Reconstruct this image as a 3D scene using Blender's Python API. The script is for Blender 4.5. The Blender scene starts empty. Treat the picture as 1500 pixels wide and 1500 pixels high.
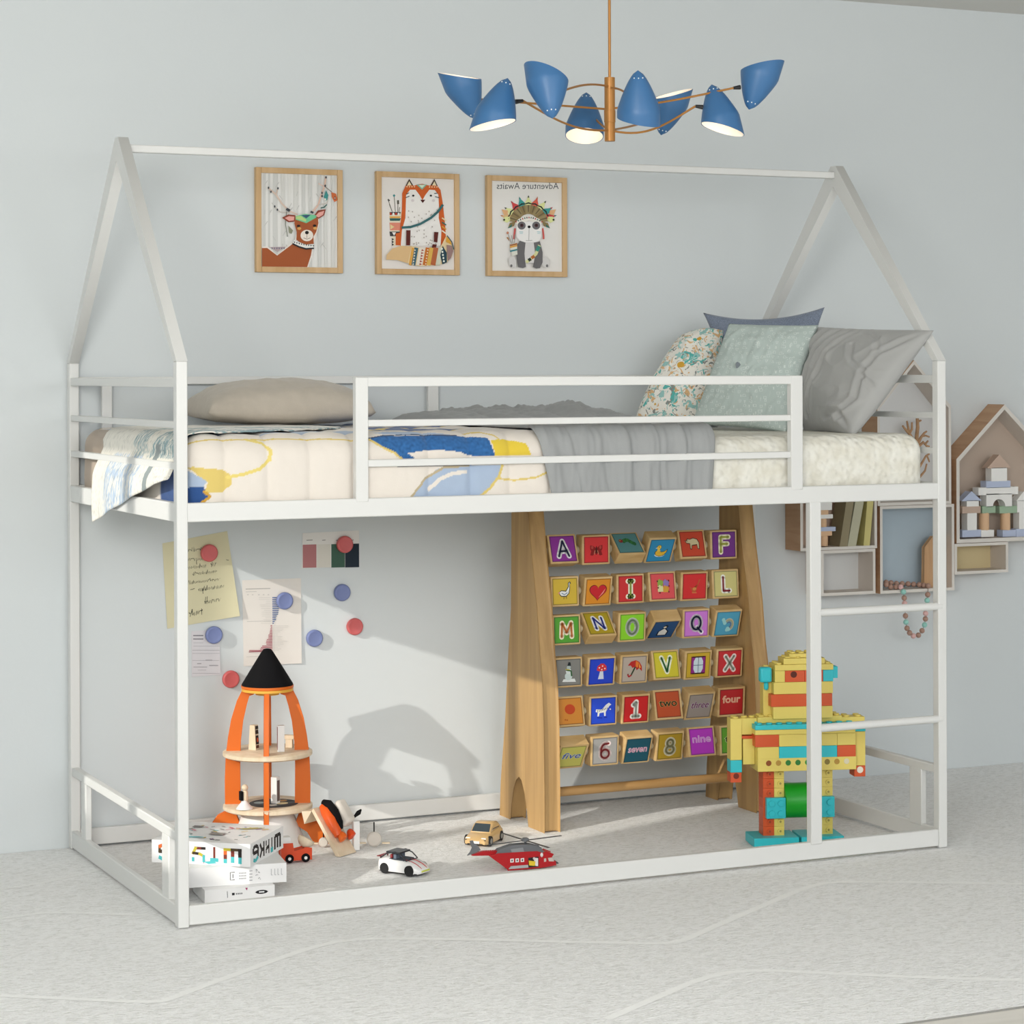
import bpy, bmesh, math, random
from mathutils import Vector, Matrix, noise
random.seed(7)
PI = math.pi
sc = bpy.context.scene
col = sc.collection

# ------------------------------------------------------------------ camera
FPX, YAW, CAM, V0, ROLL = 3414.8, .4328, Vector((-1.4364, -4.817, 1.1828)), 547.3, -.0034
cd = bpy.data.cameras.new('camera'); co = bpy.data.objects.new('camera', cd); col.objects.link(co)
cd.sensor_width = 36; cd.lens = FPX / 1500 * 36; cd.shift_y = (V0 - 750) / 1500
cd.clip_start = .05; cd.clip_end = 60
co.matrix_world = (Matrix.Translation(CAM) @ Matrix.Rotation(-YAW, 4, 'Z')
                   @ Matrix.Rotation(PI / 2, 4, 'X') @ Matrix.Rotation(ROLL, 4, 'Z'))
sc.camera = co

# ------------------------------------------------------------------ light
sc.view_settings.view_transform = 'Standard'; sc.view_settings.look = 'None'
sc.view_settings.gamma = 1; sc.view_settings.use_curve_mapping = False
sc.view_settings.exposure = 0.54
wd = bpy.data.worlds.new('world'); sc.world = wd; wd.use_nodes = True
bg = wd.node_tree.nodes['Background']
bg.inputs[0].default_value = (.93, .965, 1, 1); bg.inputs[1].default_value = .62

def area(name, loc, target, sx, sy, power, color):
    d = bpy.data.lights.new(name, 'AREA'); d.shape = 'RECTANGLE'; d.size = sx; d.size_y = sy
    d.energy = power; d.color = color
    o = bpy.data.objects.new(name, d); col.objects.link(o); o.location = loc
    o.rotation_euler = (Vector(target) - Vector(loc)).to_track_quat('-Z', 'Y').to_euler()
    return o
SUND = Vector((1, .37, -.42)).normalized()
sl = bpy.data.lights.new('sun', 'SUN'); sl.energy = 1.7; sl.angle = math.radians(.7); sl.color = (1, .955, .88)
so = bpy.data.objects.new('sun', sl); col.objects.link(so); so.location = (-6, -2, 4)
so.rotation_euler = SUND.to_track_quat('-Z', 'Y').to_euler()
area('daylight_left_front', (-2.0, -3.6, 1.72), (.7, .6, .4), 1.8, 1.0, 76, (1, .985, .95))
area('daylight_front', (1.0, -5.6, 1.75), (.8, .2, .3), 3.6, 1.0, 38, (.97, .985, 1))

# ------------------------------------------------------------------ helpers
CY, SY, CR, SR = math.cos(YAW), math.sin(YAW), math.cos(ROLL), math.sin(ROLL)
def U(u, v, x=None, y=None, z=None):
    """the point of a plane of the room that a pixel of the 1500 px photograph shows"""
    r3 = (u - 750) / FPX; z3 = -(v - V0) / FPX
    r = r3 * CR - z3 * SR; zz = z3 * CR + r3 * SR
    d = Vector((r * CY + SY, -r * SY + CY, zz))
    if x is not None: t = (x - CAM.x) / d.x
    elif y is not None: t = (y - CAM.y) / d.y
    else: t = (z - CAM.z) / d.z
    return CAM + d * t

def lin(c):
    c = c / 255
    return c / 12.92 if c <= .04045 else ((c + .055) / 1.055) ** 2.4
def rgb(h):
    if isinstance(h, (tuple, list)): return tuple(h)
    h = h.lstrip('#'); return tuple(lin(int(h[i:i + 2], 16)) for i in (0, 2, 4))
MATS = {}
def mat(h, rough=.6, metal=0, name=None, spec=.5, noise_=0, scale=60, bump=0, bscale=200, emit=0, sheen=0, coat=0, trans=0):
    key = (str(h), rough, metal, noise_, scale, bump, bscale, emit, sheen, coat, trans, spec)
    if key in MATS: return MATS[key]
    m = bpy.data.materials.new(name or 'paint'); m.use_nodes = True
    nt = m.node_tree; b = nt.nodes['Principled BSDF']; c = rgb(h)
    b.inputs['Base Color'].default_value = (*c, 1); b.inputs['Roughness'].default_value = rough
    b.inputs['Metallic'].default_value = metal; b.inputs['Specular IOR Level'].default_value = spec
    if sheen: b.inputs['Sheen Weight'].default_value = sheen
    if coat: b.inputs['Coat Weight'].default_value = coat
    if trans: b.inputs['Transmission Weight'].default_value = trans
    if emit:
        b.inputs['Emission Color'].default_value = (*c, 1); b.inputs['Emission Strength'].default_value = emit
    tc = None
    if noise_ or bump:
        tc = nt.nodes.new('ShaderNodeTexCoord')
    if noise_:
        n = nt.nodes.new('ShaderNodeTexNoise'); n.inputs['Scale'].default_value = scale; n.inputs['Detail'].default_value = 4
        nt.links.new(tc.outputs['Object'], n.inputs['Vector'])
        r = nt.nodes.new('ShaderNodeMapRange'); r.inputs['To Min'].default_value = 1 - noise_; r.inputs['To Max'].default_value = 1 + noise_
        r.inputs['From Min'].default_value = .3; r.inputs['From Max'].default_value = .7
        nt.links.new(n.outputs['Fac'], r.inputs['Value'])
        mx = nt.nodes.new('ShaderNodeMix'); mx.data_type = 'RGBA'; mx.blend_type = 'MULTIPLY'; mx.inputs[0].default_value = 1
        mx.inputs[6].default_value = (*c, 1); nt.links.new(r.outputs['Result'], mx.inputs[7])
        nt.links.new(mx.outputs[2], b.inputs['Base Color'])
    if bump:
        n = nt.nodes.new('ShaderNodeTexNoise'); n.inputs['Scale'].default_value = bscale; n.inputs['Detail'].default_value = 3
        nt.links.new(tc.outputs['Object'], n.inputs['Vector'])
        bp = nt.nodes.new('ShaderNodeBump'); bp.inputs['Strength'].default_value = bump; bp.inputs['Distance'].default_value = .004
        nt.links.new(n.outputs['Fac'], bp.inputs['Height']); nt.links.new(bp.outputs['Normal'], b.inputs['Normal'])
    MATS[key] = m
    return m
def wood(h1, h2, axis=(1, 1, .06), scale=26, rough=.5, name='wood'):
    """wood grain that runs along the axis with the smallest factor"""
    key = ('wood', h1, h2, axis, scale)
    if key in MATS: return MATS[key]
    m = bpy.data.materials.new(name); m.use_nodes = True; nt = m.node_tree; b = nt.nodes['Principled BSDF']
    tc = nt.nodes.new('ShaderNodeTexCoord'); mp = nt.nodes.new('ShaderNodeMapping'); mp.inputs['Scale'].default_value = axis
    n = nt.nodes.new('ShaderNodeTexNoise'); n.inputs['Scale'].default_value = scale; n.inputs['Detail'].default_value = 6
    n.inputs['Distortion'].default_value = .8
    cr = nt.nodes.new('ShaderNodeValToRGB'); e = cr.color_ramp.elements
    e[0].position = .32; e[0].color = (*rgb(h1), 1); e[1].position = .68; e[1].color = (*rgb(h2), 1)
    nt.links.new(tc.outputs['Object'], mp.inputs['Vector']); nt.links.new(mp.outputs['Vector'], n.inputs['Vector'])
    nt.links.new(n.outputs['Fac'], cr.inputs['Fac']); nt.links.new(cr.outputs['Color'], b.inputs['Base Color'])
    b.inputs['Roughness'].default_value = rough
    MATS[key] = m
    return m

def wloc(o):
    v = Vector((0, 0, 0))
    while o is not None: v = v + o.location; o = o.parent
    return v
def tag(o, label=None, cat=None, group=None, kind=None):
    if label: o['label'] = label
    if cat: o['category'] = cat
    if group: o['group'] = group
    if kind: o['kind'] = kind
    return o
def thing(name, label, cat, loc, rotz=0, group=None):
    o = bpy.data.objects.new(name, None); col.objects.link(o); o.location = loc; o.rotation_euler = (0, 0, rotz)
    o.empty_display_size = .05
    return tag(o, label, cat, group)

class MB:
    """collects shapes; build() links them as one mesh object"""
    def __init__(s): s.v = []; s.f = []; s.mi = []; s.mats = []; s.m = None; s.M = None; s.layer = 0
    def use(s, m):
        if isinstance(m, str): m = mat(m)
        if m not in s.mats: s.mats.append(m)
        s.m = s.mats.index(m); return s
    def add(s, vs, fs):
        if s.m is None: s.use('#cccccc')
        n = len(s.v)
        for p in vs:
            p = Vector(p); s.v.append(s.M @ p if s.M is not None else p)
        for f in fs: s.f.append([i + n for i in f]); s.mi.append(s.m)
        return s
    def box(s, a, b):
        x0, y0, z0 = a; x1, y1, z1 = b
        return s.add([(x0, y0, z0), (x1, y0, z0), (x1, y1, z0), (x0, y1, z0), (x0, y0, z1), (x1, y0, z1), (x1, y1, z1), (x0, y1, z1)],
                     [(0, 3, 2, 1), (4, 5, 6, 7), (0, 1, 5, 4), (1, 2, 6, 5), (2, 3, 7, 6), (3, 0, 4, 7)])
    def cbox(s, c, d, M=None):
        hx, hy, hz = d[0] / 2, d[1] / 2, d[2] / 2
        vs = [Vector((sx * hx, sy * hy, sz * hz)) for sz in (-1, 1) for sx, sy in ((-1, -1), (1, -1), (1, 1), (-1, 1))]
        if M is not None: vs = [M @ p for p in vs]
        return s.add([p + Vector(c) for p in vs], [(0, 3, 2, 1), (4, 5, 6, 7), (0, 1, 5, 4), (1, 2, 6, 5), (2, 3, 7, 6), (3, 0, 4, 7)])
    def bar(s, p, q, w, h, up=(0, 0, 1)):
        """rectangular bar from p to q, w across, h along up"""
        p = Vector(p); q = Vector(q); t = (q - p).normalized(); a = t.cross(Vector(up)).normalized(); b = a.cross(t).normalized()
        vs = []
        for c in (p, q):
            for i, j in ((-1, -1), (1, -1), (1, 1), (-1, 1)): vs.append(c + a * i * w / 2 + b * j * h / 2)
        return s.add(vs, [(0, 3, 2, 1), (4, 5, 6, 7), (0, 1, 5, 4), (1, 2, 6, 5), (2, 3, 7, 6), (3, 0, 4, 7)])
    def cyl(s, p, q, r, r2=None, n=20, cap=True):
        p = Vector(p); q = Vector(q); r2 = r if r2 is None else r2
        t = (q - p).normalized(); a = t.orthogonal().normalized(); b = t.cross(a)
        vs = [c + (a * math.cos(k * 2 * PI / n) + b * math.sin(k * 2 * PI / n)) * rr for c, rr in ((p, r), (q, r2)) for k in range(n)]
        fs = [(k, (k + 1) % n, n + (k + 1) % n, n + k) for k in range(n)]
        if cap: fs += [tuple(range(n))[::-1], tuple(range(n, 2 * n))]
        return s.add(vs, fs)
    def tube(s, pts, r, n=10, cap=True, closed=False):
        pts = [Vector(p) for p in pts]; N = len(pts); rs = r if isinstance(r, (list, tuple)) else [r] * N
        vs = []; a = None
        for i, p in enumerate(pts):
            t = (pts[min(i + 1, N - 1)] - pts[max(i - 1, 0)])
            if closed: t = pts[(i + 1) % N] - pts[i - 1]
            t.normalize()
            a = t.orthogonal().normalized() if a is None else (a - t * a.dot(t)).normalized()
            b = t.cross(a)
            vs += [p + (a * math.cos(k * 2 * PI / n) + b * math.sin(k * 2 * PI / n)) * rs[i] for k in range(n)]
        M_ = N if closed else N - 1
        fs = [(i * n + k, i * n + (k + 1) % n, ((i + 1) % N) * n + (k + 1) % n, ((i + 1) % N) * n + k) for i in range(M_) for k in range(n)]
        if cap and not closed: fs += [tuple(range(n))[::-1], tuple(range((N - 1) * n, N * n))]
        return s.add(vs, fs)
    def lathe(s, prof, c=(0, 0, 0), n=32, M=None):
        """prof: (radius, height) pairs about the z axis"""
        vs = []; c = Vector(c)
        for r, z in prof:
            for k in range(n):
                p = Vector((max(r, 1e-5) * math.cos(k * 2 * PI / n), max(r, 1e-5) * math.sin(k * 2 * PI / n), z))
                vs.append(c + (M @ p if M is not None else p))
        fs = [(i * n + k, i * n + (k + 1) % n, (i + 1) * n + (k + 1) % n, (i + 1) * n + k) for i in range(len(prof) - 1) for k in range(n)]
        fs += [tuple(range(n))[::-1], tuple(range((len(prof) - 1) * n, len(prof) * n))]
        return s.add(vs, fs)
    def ball(s, c, r, n=14, sz=None):
        sz = sz or (1, 1, 1); vs = []; m = n // 2
        for i in range(m + 1):
            th = PI * i / m
            for k in range(n):
                ph = 2 * PI * k / n
                vs.append((c[0] + r * sz[0] * max(math.sin(th), 1e-4) * math.cos(ph), c[1] + r * sz[1] * max(math.sin(th), 1e-4) * math.sin(ph), c[2] + r * sz[2] * math.cos(th)))
        fs = [(i * n + k, (i + 1) * n + k, (i + 1) * n + (k + 1) % n, i * n + (k + 1) % n) for i in range(m) for k in range(n)]
        return s.add(vs, fs)
    def prism(s, outline, f0, f1):
        """outline of 2-D points, f0 and f1 turn (a, b) into the near and far 3-D point"""
        n = len(outline)
        vs = [f0(*p) for p in outline] + [f1(*p) for p in outline]
        fs = [tuple(range(n)), tuple(range(n, 2 * n))[::-1]] + [(k, (k + 1) % n, n + (k + 1) % n, n + k) for k in range(n)]
        return s.add(vs, fs)
    def xz(s, outline, y0, y1): return s.prism(outline, lambda a, b: (a, y0, b), lambda a, b: (a, y1, b))
    def yz(s, outline, x0, x1): return s.prism(outline, lambda a, b: (x0, a, b), lambda a, b: (x1, a, b))
    def xy(s, outline, z0, z1): return s.prism(outline, lambda a, b: (a, b, z0), lambda a, b: (a, b, z1))
    # flat print on a frame F(a, b, h) -> 3-D point, h = height above the printed face
    def art(s, F, step=.00012): s.F = F; s.step = step; s.layer = 0; return s
    def poly(s, pts, m=None):
        if m is not None: s.use(m)
        s.layer += 1; h = s.layer * s.step
        return s.add([s.F(a, b, h) for a, b in pts], [tuple(range(len(pts)))])
    def ell(s, c, ra, rb, m=None, n=20, rot=0):
        ca, sa = math.cos(rot), math.sin(rot)
        return s.poly([(c[0] + ra * math.cos(t) * ca - rb * math.sin(t) * sa, c[1] + ra * math.cos(t) * sa + rb * math.sin(t) * ca)
                       for t in (k * 2 * PI / n for k in range(n))], m)
    def stroke(s, pts, w, m=None):
        if m is not None: s.use(m)
        s.layer += 1; h = s.layer * s.step; pts = [Vector((p[0], p[1])) for p in pts]; L = []; R = []
        ws = w if isinstance(w, (list, tuple)) else [w] * len(pts)
        for i, p in enumerate(pts):
            t = pts[min(i + 1, len(pts) - 1)] - pts[max(i - 1, 0)]
            if t.length < 1e-9: t = Vector((1, 0))
            t.normalize(); nn = Vector((-t.y, t.x)) * ws[i] / 2
            L.append(p + nn); R.append(p - nn)
        n = len(pts)
        return s.add([s.F(p.x, p.y, h) for p in L + R], [(i, i + 1, n + i + 1, n + i) for i in range(n - 1)])
    def text(s, string, x, y, size, m=None, mirror=False, fat=0, width=None, center=True, slant=0):
        """text with its middle (or left end) at x and baseline at y; b axis points UP for this call unless F flips it"""
        if m is not None: s.use(m)
        vs, fs, w = glyphs(string, fat, slant)
        k = size; kx = size if width is None else width / w
        s.layer += 1; h = s.layer * s.step; out = []
        for p in vs:
            a = (p[0] - (w / 2 if center else 0)) * kx
            if mirror: a = -a
            out.append(s.F(x + a, y + p[1] * k * s.up, h))
        return s.add(out, fs)
    up = 1
    def build(s, name, parent=None, smooth=True, bevel=0, seg=2, local=False, origin=None, ang=38):
        me = bpy.data.meshes.new(name)
        if parent is not None and not local: off = wloc(parent)
        elif parent is None and origin is None and not local:
            off = Vector(((min(p.x for p in s.v) + max(p.x for p in s.v)) / 2, (min(p.y for p in s.v) + max(p.y for p in s.v)) / 2, min(p.z for p in s.v)))
        elif origin is not None: off = Vector(origin)
        else: off = Vector((0, 0, 0))
        me.from_pydata([p - off for p in s.v], [], s.f)
        for m in s.mats: me.materials.append(m)
        me.polygons.foreach_set('material_index', s.mi)
        me.update()
        if smooth: me.shade_smooth(); me.set_sharp_from_angle(angle=math.radians(ang))
        o = bpy.data.objects.new(name, me); col.objects.link(o)
        if parent is not None: o.parent = parent
        else: o.location = off
        if bevel:
            b = o.modifiers.new('bevel', 'BEVEL'); b.width = bevel; b.segments = seg; b.limit_method = 'ANGLE'; b.angle_limit = math.radians(40)
            b.harden_normals = False
        return o

GL = {}
def glyphs(string, fat=0, slant=0):
    key = (string, fat, slant)
    if key not in GL:
        c = bpy.data.curves.new('g', 'FONT'); c.body = string; c.size = 1; c.offset = fat; c.shear = slant; c.resolution_u = 3
        o = bpy.data.objects.new('g', c); col.objects.link(o)
        me = bpy.data.meshes.new_from_object(o.evaluated_get(bpy.context.evaluated_depsgraph_get()))
        vs = [tuple(v.co)[:2] for v in me.vertices]; fs = [tuple(p.vertices) for p in me.polygons]
        x0 = min(v[0] for v in vs); x1 = max(v[0] for v in vs)
        GL[key] = ([(v[0] - x0, v[1]) for v in vs], fs, x1 - x0)
        bpy.data.objects.remove(o); bpy.data.curves.remove(c); bpy.data.meshes.remove(me)
    return GL[key]
def copy_tree(o, parent=None):
    c = o.copy(); col.objects.link(c); c.parent = parent
    for ch in list(o.children): copy_tree(ch, c)
    return c
def wpts(pts, y): return [(p.x, p.z) for p in (U(a, b, y=y) for a, b in pts)]
def struct(o): o['kind'] = 'structure'; return o

# ------------------------------------------------------------------ the room
WY = .955; XL = -2.2; XR = 4.3; CEIL = 2.268; YF = -6.2
wallm = mat('#d6dbdc', .9, bump=.05, bscale=90, name='wall_paint')
b = MB().use(wallm).box((XL - .1, WY, -.006), (XR + .1, WY + .1, CEIL)); struct(b.build('wall_back', smooth=False))
# left wall with the window the sun comes through
wy0, wy1, wz0, wz1 = -.80, -.006, 1.03, 1.983
b = MB().use(wallm)
b.box((XL - .1, YF, -.006), (XL, wy0, CEIL)); b.box((XL - .1, wy1, -.006), (XL, WY, CEIL))
b.box((XL - .1, wy0, -.006), (XL, wy1, wz0)); b.box((XL - .1, wy0, wz1), (XL, wy1, CEIL))
struct(b.build('wall_left', smooth=False))
frm = mat('#e8e8e6', .4, name='window_paint')
b = MB().use(frm); t = .02
b.box((XL - .08, wy0, wz0), (XL - .03, wy0 + t, wz1)); b.box((XL - .08, wy1 - t, wz0), (XL - .03, wy1, wz1))
b.box((XL - .08, wy0, wz0), (XL - .03, wy1, wz0 + t)); b.box((XL - .08, wy0, wz1 - t), (XL - .03, wy1, wz1))
b.box((XL - .07, -.497, wz0), (XL - .04, -.437, wz1))
struct(b.build('window_1', smooth=False, bevel=.002))
b = MB().use(mat('#d9d7d2', .9, name='ceiling_paint')).box((XL - .1, -3.6, CEIL), (XR + .1, WY + .1, CEIL + .1)); struct(b.build('ceiling', smooth=False))
b = MB().use(wallm).box((XR, -2.6, -.006), (XR + .1, WY, CEIL)); struct(b.build('wall_right', smooth=False))
# pale plank floor, seen only past the edge of the rug
fm = wood('#d9d5cc', '#e6e2da', (.06, 1, 1), 22, .35, 'pale_floor')
b = MB().use(fm).box((XL - .1, YF, -.06), (XR + .1, WY + .1, -.006)); struct(b.build('floor', smooth=False))

# rug
def rug_material():
    m = bpy.data.materials.new('rug_weave'); m.use_nodes = True; nt = m.node_tree; b = nt.nodes['Principled BSDF']
    tc = nt.nodes.new('ShaderNodeTexCoord')
    mp = nt.nodes.new('ShaderNodeMapping'); mp.inputs['Scale'].default_value = (48, 150, 1); mp.inputs['Rotation'].default_value = (0, 0, .22)
    n1 = nt.nodes.new('ShaderNodeTexNoise'); n1.inputs['Scale'].default_value = 1; n1.inputs['Detail'].default_value = 3; n1.inputs['Distortion'].default_value = 1.2
    mp2 = nt.nodes.new('ShaderNodeMapping'); mp2.inputs['Scale'].default_value = (230, 380, 1)
    n2 = nt.nodes.new('ShaderNodeTexNoise'); n2.inputs['Scale'].default_value = 1; n2.inputs['Detail'].default_value = 2
    n3 = nt.nodes.new('ShaderNodeTexNoise'); n3.inputs['Scale'].default_value = 5
    L = nt.links.new
    L(tc.outputs['Object'], mp.inputs['Vector']); L(mp.outputs['Vector'], n1.inputs['Vector'])
    L(tc.outputs['Object'], mp2.inputs['Vector']); L(mp2.outputs['Vector'], n2.inputs['Vector']); L(tc.outputs['Object'], n3.inputs['Vector'])
    ad = nt.nodes.new('ShaderNodeMath'); ad.operation = 'MULTIPLY_ADD'; L(n2.outputs['Fac'], ad.inputs[0]); ad.inputs[1].default_value = .35; L(n1.outputs['Fac'], ad.inputs[2])
    cr = nt.nodes.new('ShaderNodeValToRGB'); e = cr.color_ramp.elements
    e[0].position = .5; e[0].color = (*rgb('#e3e3e0'), 1); e[1].position = .72; e[1].color = (*rgb('#fafaf9'), 1)
    L(ad.outputs[0], cr.inputs['Fac'])
    L(cr.outputs['Color'], b.inputs['Base Color']); b.inputs['Roughness'].default_value = 1; b.inputs['Specular IOR Level'].default_value = .1
    bp = nt.nodes.new('ShaderNodeBump'); bp.inputs['Strength'].default_value = .75; bp.inputs['Distance'].default_value = .007
    L(ad.outputs[0], bp.inputs['Height']); L(bp.outputs['Normal'], b.inputs['Normal'])
    return m
b = MB().use(rug_material()).add([(-2.15, -1.262, -.0018), (4.0, -1.262, -.0018), (4.0, WY - .001, -.0018), (-2.15, WY - .001, -.0018)], [(0, 1, 2, 3)])
b.use(mat('#8d8c87', 1, name='rug_edge')).add([(x, y, z) for z in (-.0058, -.0018) for x, y in ((-2.15, -1.262), (4.0, -1.262), (4.0, WY - .001), (-2.15, WY - .001))], [(0, 1, 5, 4), (1, 2, 6, 5), (2, 3, 7, 6), (3, 0, 4, 7), (3, 2, 1, 0)])
b.use(mat('#f8f8f6', 1, spec=.1, bump=.25, bscale=160, name='rug_line')); F = lambda u, v, h: (*U(u, v, z=0)[:2], h)
def rug_line(px, w=.02):
    P = [U(a, c, z=0) for a, c in px]; Q = []
    for i in range(len(P) - 1):
        for k in range(6): Q.append(P[i].lerp(P[i + 1], k / 6))
    Q.append(P[-1]); S = Q[:]
    for _ in range(3): S = [S[0]] + [(S[i - 1] + S[i] * 2 + S[i + 1]) / 4 for i in range(1, len(S) - 1)] + [S[-1]]
    b.art(lambda a, c, h: (a, c, -.0012), .0006); b.stroke([(p.x, p.y) for p in S], w)
rug_line([(0, 1457), (233, 1468), (261, 1457), (490, 1373), (690, 1375), (800, 1378), (987, 1382), (1020, 1368), (1197, 1291), (1290, 1291), (1500, 1294)])
rug_line([(0, 1345), (70, 1335), (219, 1340)], .014); rug_line([(888, 1492), (1061, 1417), (1304, 1429), (1500, 1435)])
rug_line([(0, 1302), (60, 1293), (150, 1272)], .014); rug_line([(1255, 1184), (1330, 1162), (1400, 1147), (1500, 1128)], .01)
tag(b.build('rug', smooth=False), 'large pale grey textured rug with faint zigzag lines covering the floor', 'rug')

# ------------------------------------------------------------------ the bed
BL, BW, BH, BA = 1.98, .95, 1.212, 1.739
white = mat('#dededb', .38, spec=.4, name='white_enamel')
bed = thing('house_bed', 'white metal low loft bed with house-shaped roof frame, guard rails and ladder', 'bed', (.99, .475, 0))
s = .025
def bedpart(name, f, bevel=.0025, parent=bed):
    m = MB().use(white); f(m); return m.build(name, parent, smooth=True, bevel=bevel, ang=50)
for x0 in (0, BL - s):
    for y0 in (0, BW - s):
        bedpart('post', lambda m: m.box((x0, y0, 0), (x0 + s, y0 + s, BH)))
    yo0, yo1 = 0, BW; ap = BA - .005
    for sgn in (0, 1):
        # rafter: outer edge from the post top to the apex
        ya = 0 if sgn == 0 else BW; yi = s if sgn == 0 else BW - s; mid = BW / 2
        k = -1 if sgn == 0 else 1
        out = [(ya, BH), (mid + k * .012, ap), (mid, ap), (mid, ap - .055), (yi, BH)]
        bedpart('rafter', lambda m: m.yz(out, x0, x0 + s), 0)
bedpart('ridge_bar', lambda m: m.box((s, .4655, 1.7), (BL - s, .4845, 1.718)))
# lower base frame
for y0 in (0, BW - .02): bedpart('base_rail', lambda m: m.box((s, y0 + .002, .004), (BL - s, y0 + .018, .046)))
for x0 in (0, BL - .02): bedpart('base_rail', lambda m: m.box((x0 + .002, s, .004), (x0 + .018, BW - s, .046)))
# low end guards
for x0 in (.003, BL - .021):
    bedpart('low_guard_rail', lambda m: (m.box((x0, s, .182), (x0 + .018, BW - s, .203)), m.box((x0 + .001, .084, .04), (x0 + .017, .137, .184)),
                                         m.box((x0 + .001, .795, .04), (x0 + .017, .838, .184))))
# platform
for y0 in (0, BW - .02): bedpart('platform_rail', lambda m: m.box((s - .002, y0 + .001, .867), (BL - s + .002, y0 + .019, .908)))
for x0 in (0, BL - .02): bedpart('platform_rail', lambda m: m.box((x0 + .001, s - .002, .867), (x0 + .019, BW - s + .002, .908)))
for k in range(10): bedpart('slat', lambda m: m.box((.09 + k * .19, .02, .878), (.12 + k * .19, BW - .02, .888)), 0)
# end rails above the mattress
for x0 in (.003, BL - .021):
    for z0, z1 in ((1.156, 1.176), (1.068, 1.0825), (.979, .9945)):
        bedpart('end_rail', lambda m: m.box((x0, s - .002, z0), (x0 + .018, BW - s + .002, z1)), .002)
# back guard
bedpart('back_guard_rail', lambda m: (m.box((s, .929, 1.158), (BL - s, .945, 1.178)), m.box((.084, .93, .9), (.111, .944, 1.16)), m.box((.972, .93, .9), (1.003, .944, 1.16)),
                                      m.box((1.86, .93, .9), (1.89, .944, 1.16))), .002)
# front guard panel
g = bedpart('front_guard_rail', lambda m: (m.box((.409, 0, .9), (.439, .02, 1.176)), m.box((1.53, 0, .9), (1.563, .02, 1.176)),
                                           m.box((.43, .001, 1.155), (1.54, .019, 1.176)), m.box((.43, .003, 1.0665), (1.54, .017, 1.0815)), m.box((.43, .003, .977), (1.54, .017, .993))), .002)
lad = bedpart('ladder', lambda m: m.box((1.582, -.001, .04), (1.6135, .021, .87)))
for z in (.6, .3195):
    m = MB().use(white).cyl((1.605, .008, z), (1.967, .008, z), .0098); m.build('rung', lad)

# ------------------------------------------------------------------ bedding
def vcol_mat(name, rough=.9, bump=.15, bscale=300, sheen=.2, tint=None):
    m = bpy.data.materials.new(name); m.use_nodes = True; nt = m.node_tree; b = nt.nodes['Principled BSDF']
    a = nt.nodes.new('ShaderNodeAttribute'); a.attribute_name = 'pattern'
    nt.links.new(a.outputs['Color'], b.inputs['Base Color']); b.inputs['Roughness'].default_value = rough
    b.inputs['Sheen Weight'].default_value = sheen; b.inputs['Specular IOR Level'].default_value = .2
    tc = nt.nodes.new('ShaderNodeTexCoord'); n = nt.nodes.new('ShaderNodeTexNoise'); n.inputs['Scale'].default_value = bscale
    nt.links.new(tc.outputs['Object'], n.inputs['Vector'])
    bp = nt.nodes.new('ShaderNodeBump'); bp.inputs['Strength'].default_value = bump; bp.inputs['Distance'].default_value = .002
    nt.links.new(n.outputs['Fac'], bp.inputs['Height']); nt.links.new(bp.outputs['Normal'], b.inputs['Normal'])
    return m
def steps(a, b, fine, coarse, e0, e1):
    """grid lines from a to b, fine within e0 of a and e1 of b"""
    out = [a]
    while out[-1] < b - 1e-6:
        p = out[-1]; st = fine if (p - a < e0 or b - p < e1 + coarse) else coarse
        out.append(min(b, p + st))
    return out
def surf(name, m, faces, colour=None, parent=None, two=False):
    """faces: list of grids (rows of points)"""
    vs = []; fs = []
    for g in faces:
        o = len(vs); R, C = len(g), len(g[0])
        for row in g: vs += row
        fs += [(o + i * C + j, o + i * C + j + 1, o + (i + 1) * C + j + 1, o + (i + 1) * C + j) for i in range(R - 1) for j in range(C - 1)]
    c = Vector((sum(v.x for v in vs) / len(vs), sum(v.y for v in vs) / len(vs), min(v.z for v in vs)))
    if parent is not None: c = wloc(parent)
    me = bpy.data.meshes.new(name); me.from_pydata([v - c for v in vs], [], fs); me.materials.append(m)
    if colour:
        at = me.attributes.new('pattern', 'FLOAT_COLOR', 'POINT')
        dat = []
        for v in vs: dat += [*colour(v), 1]
        at.data.foreach_set('color', dat)
    bm = bmesh.new(); bm.from_mesh(me); bmesh.ops.remove_doubles(bm, verts=bm.verts, dist=1e-5); bmesh.ops.recalc_face_normals(bm, faces=bm.faces); bm.to_mesh(me); bm.free()
    me.shade_smooth()
    o = bpy.data.objects.new(name, me); col.objects.link(o)
    if parent is not None: o.parent = parent
    else: o.location = c
    return o
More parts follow.
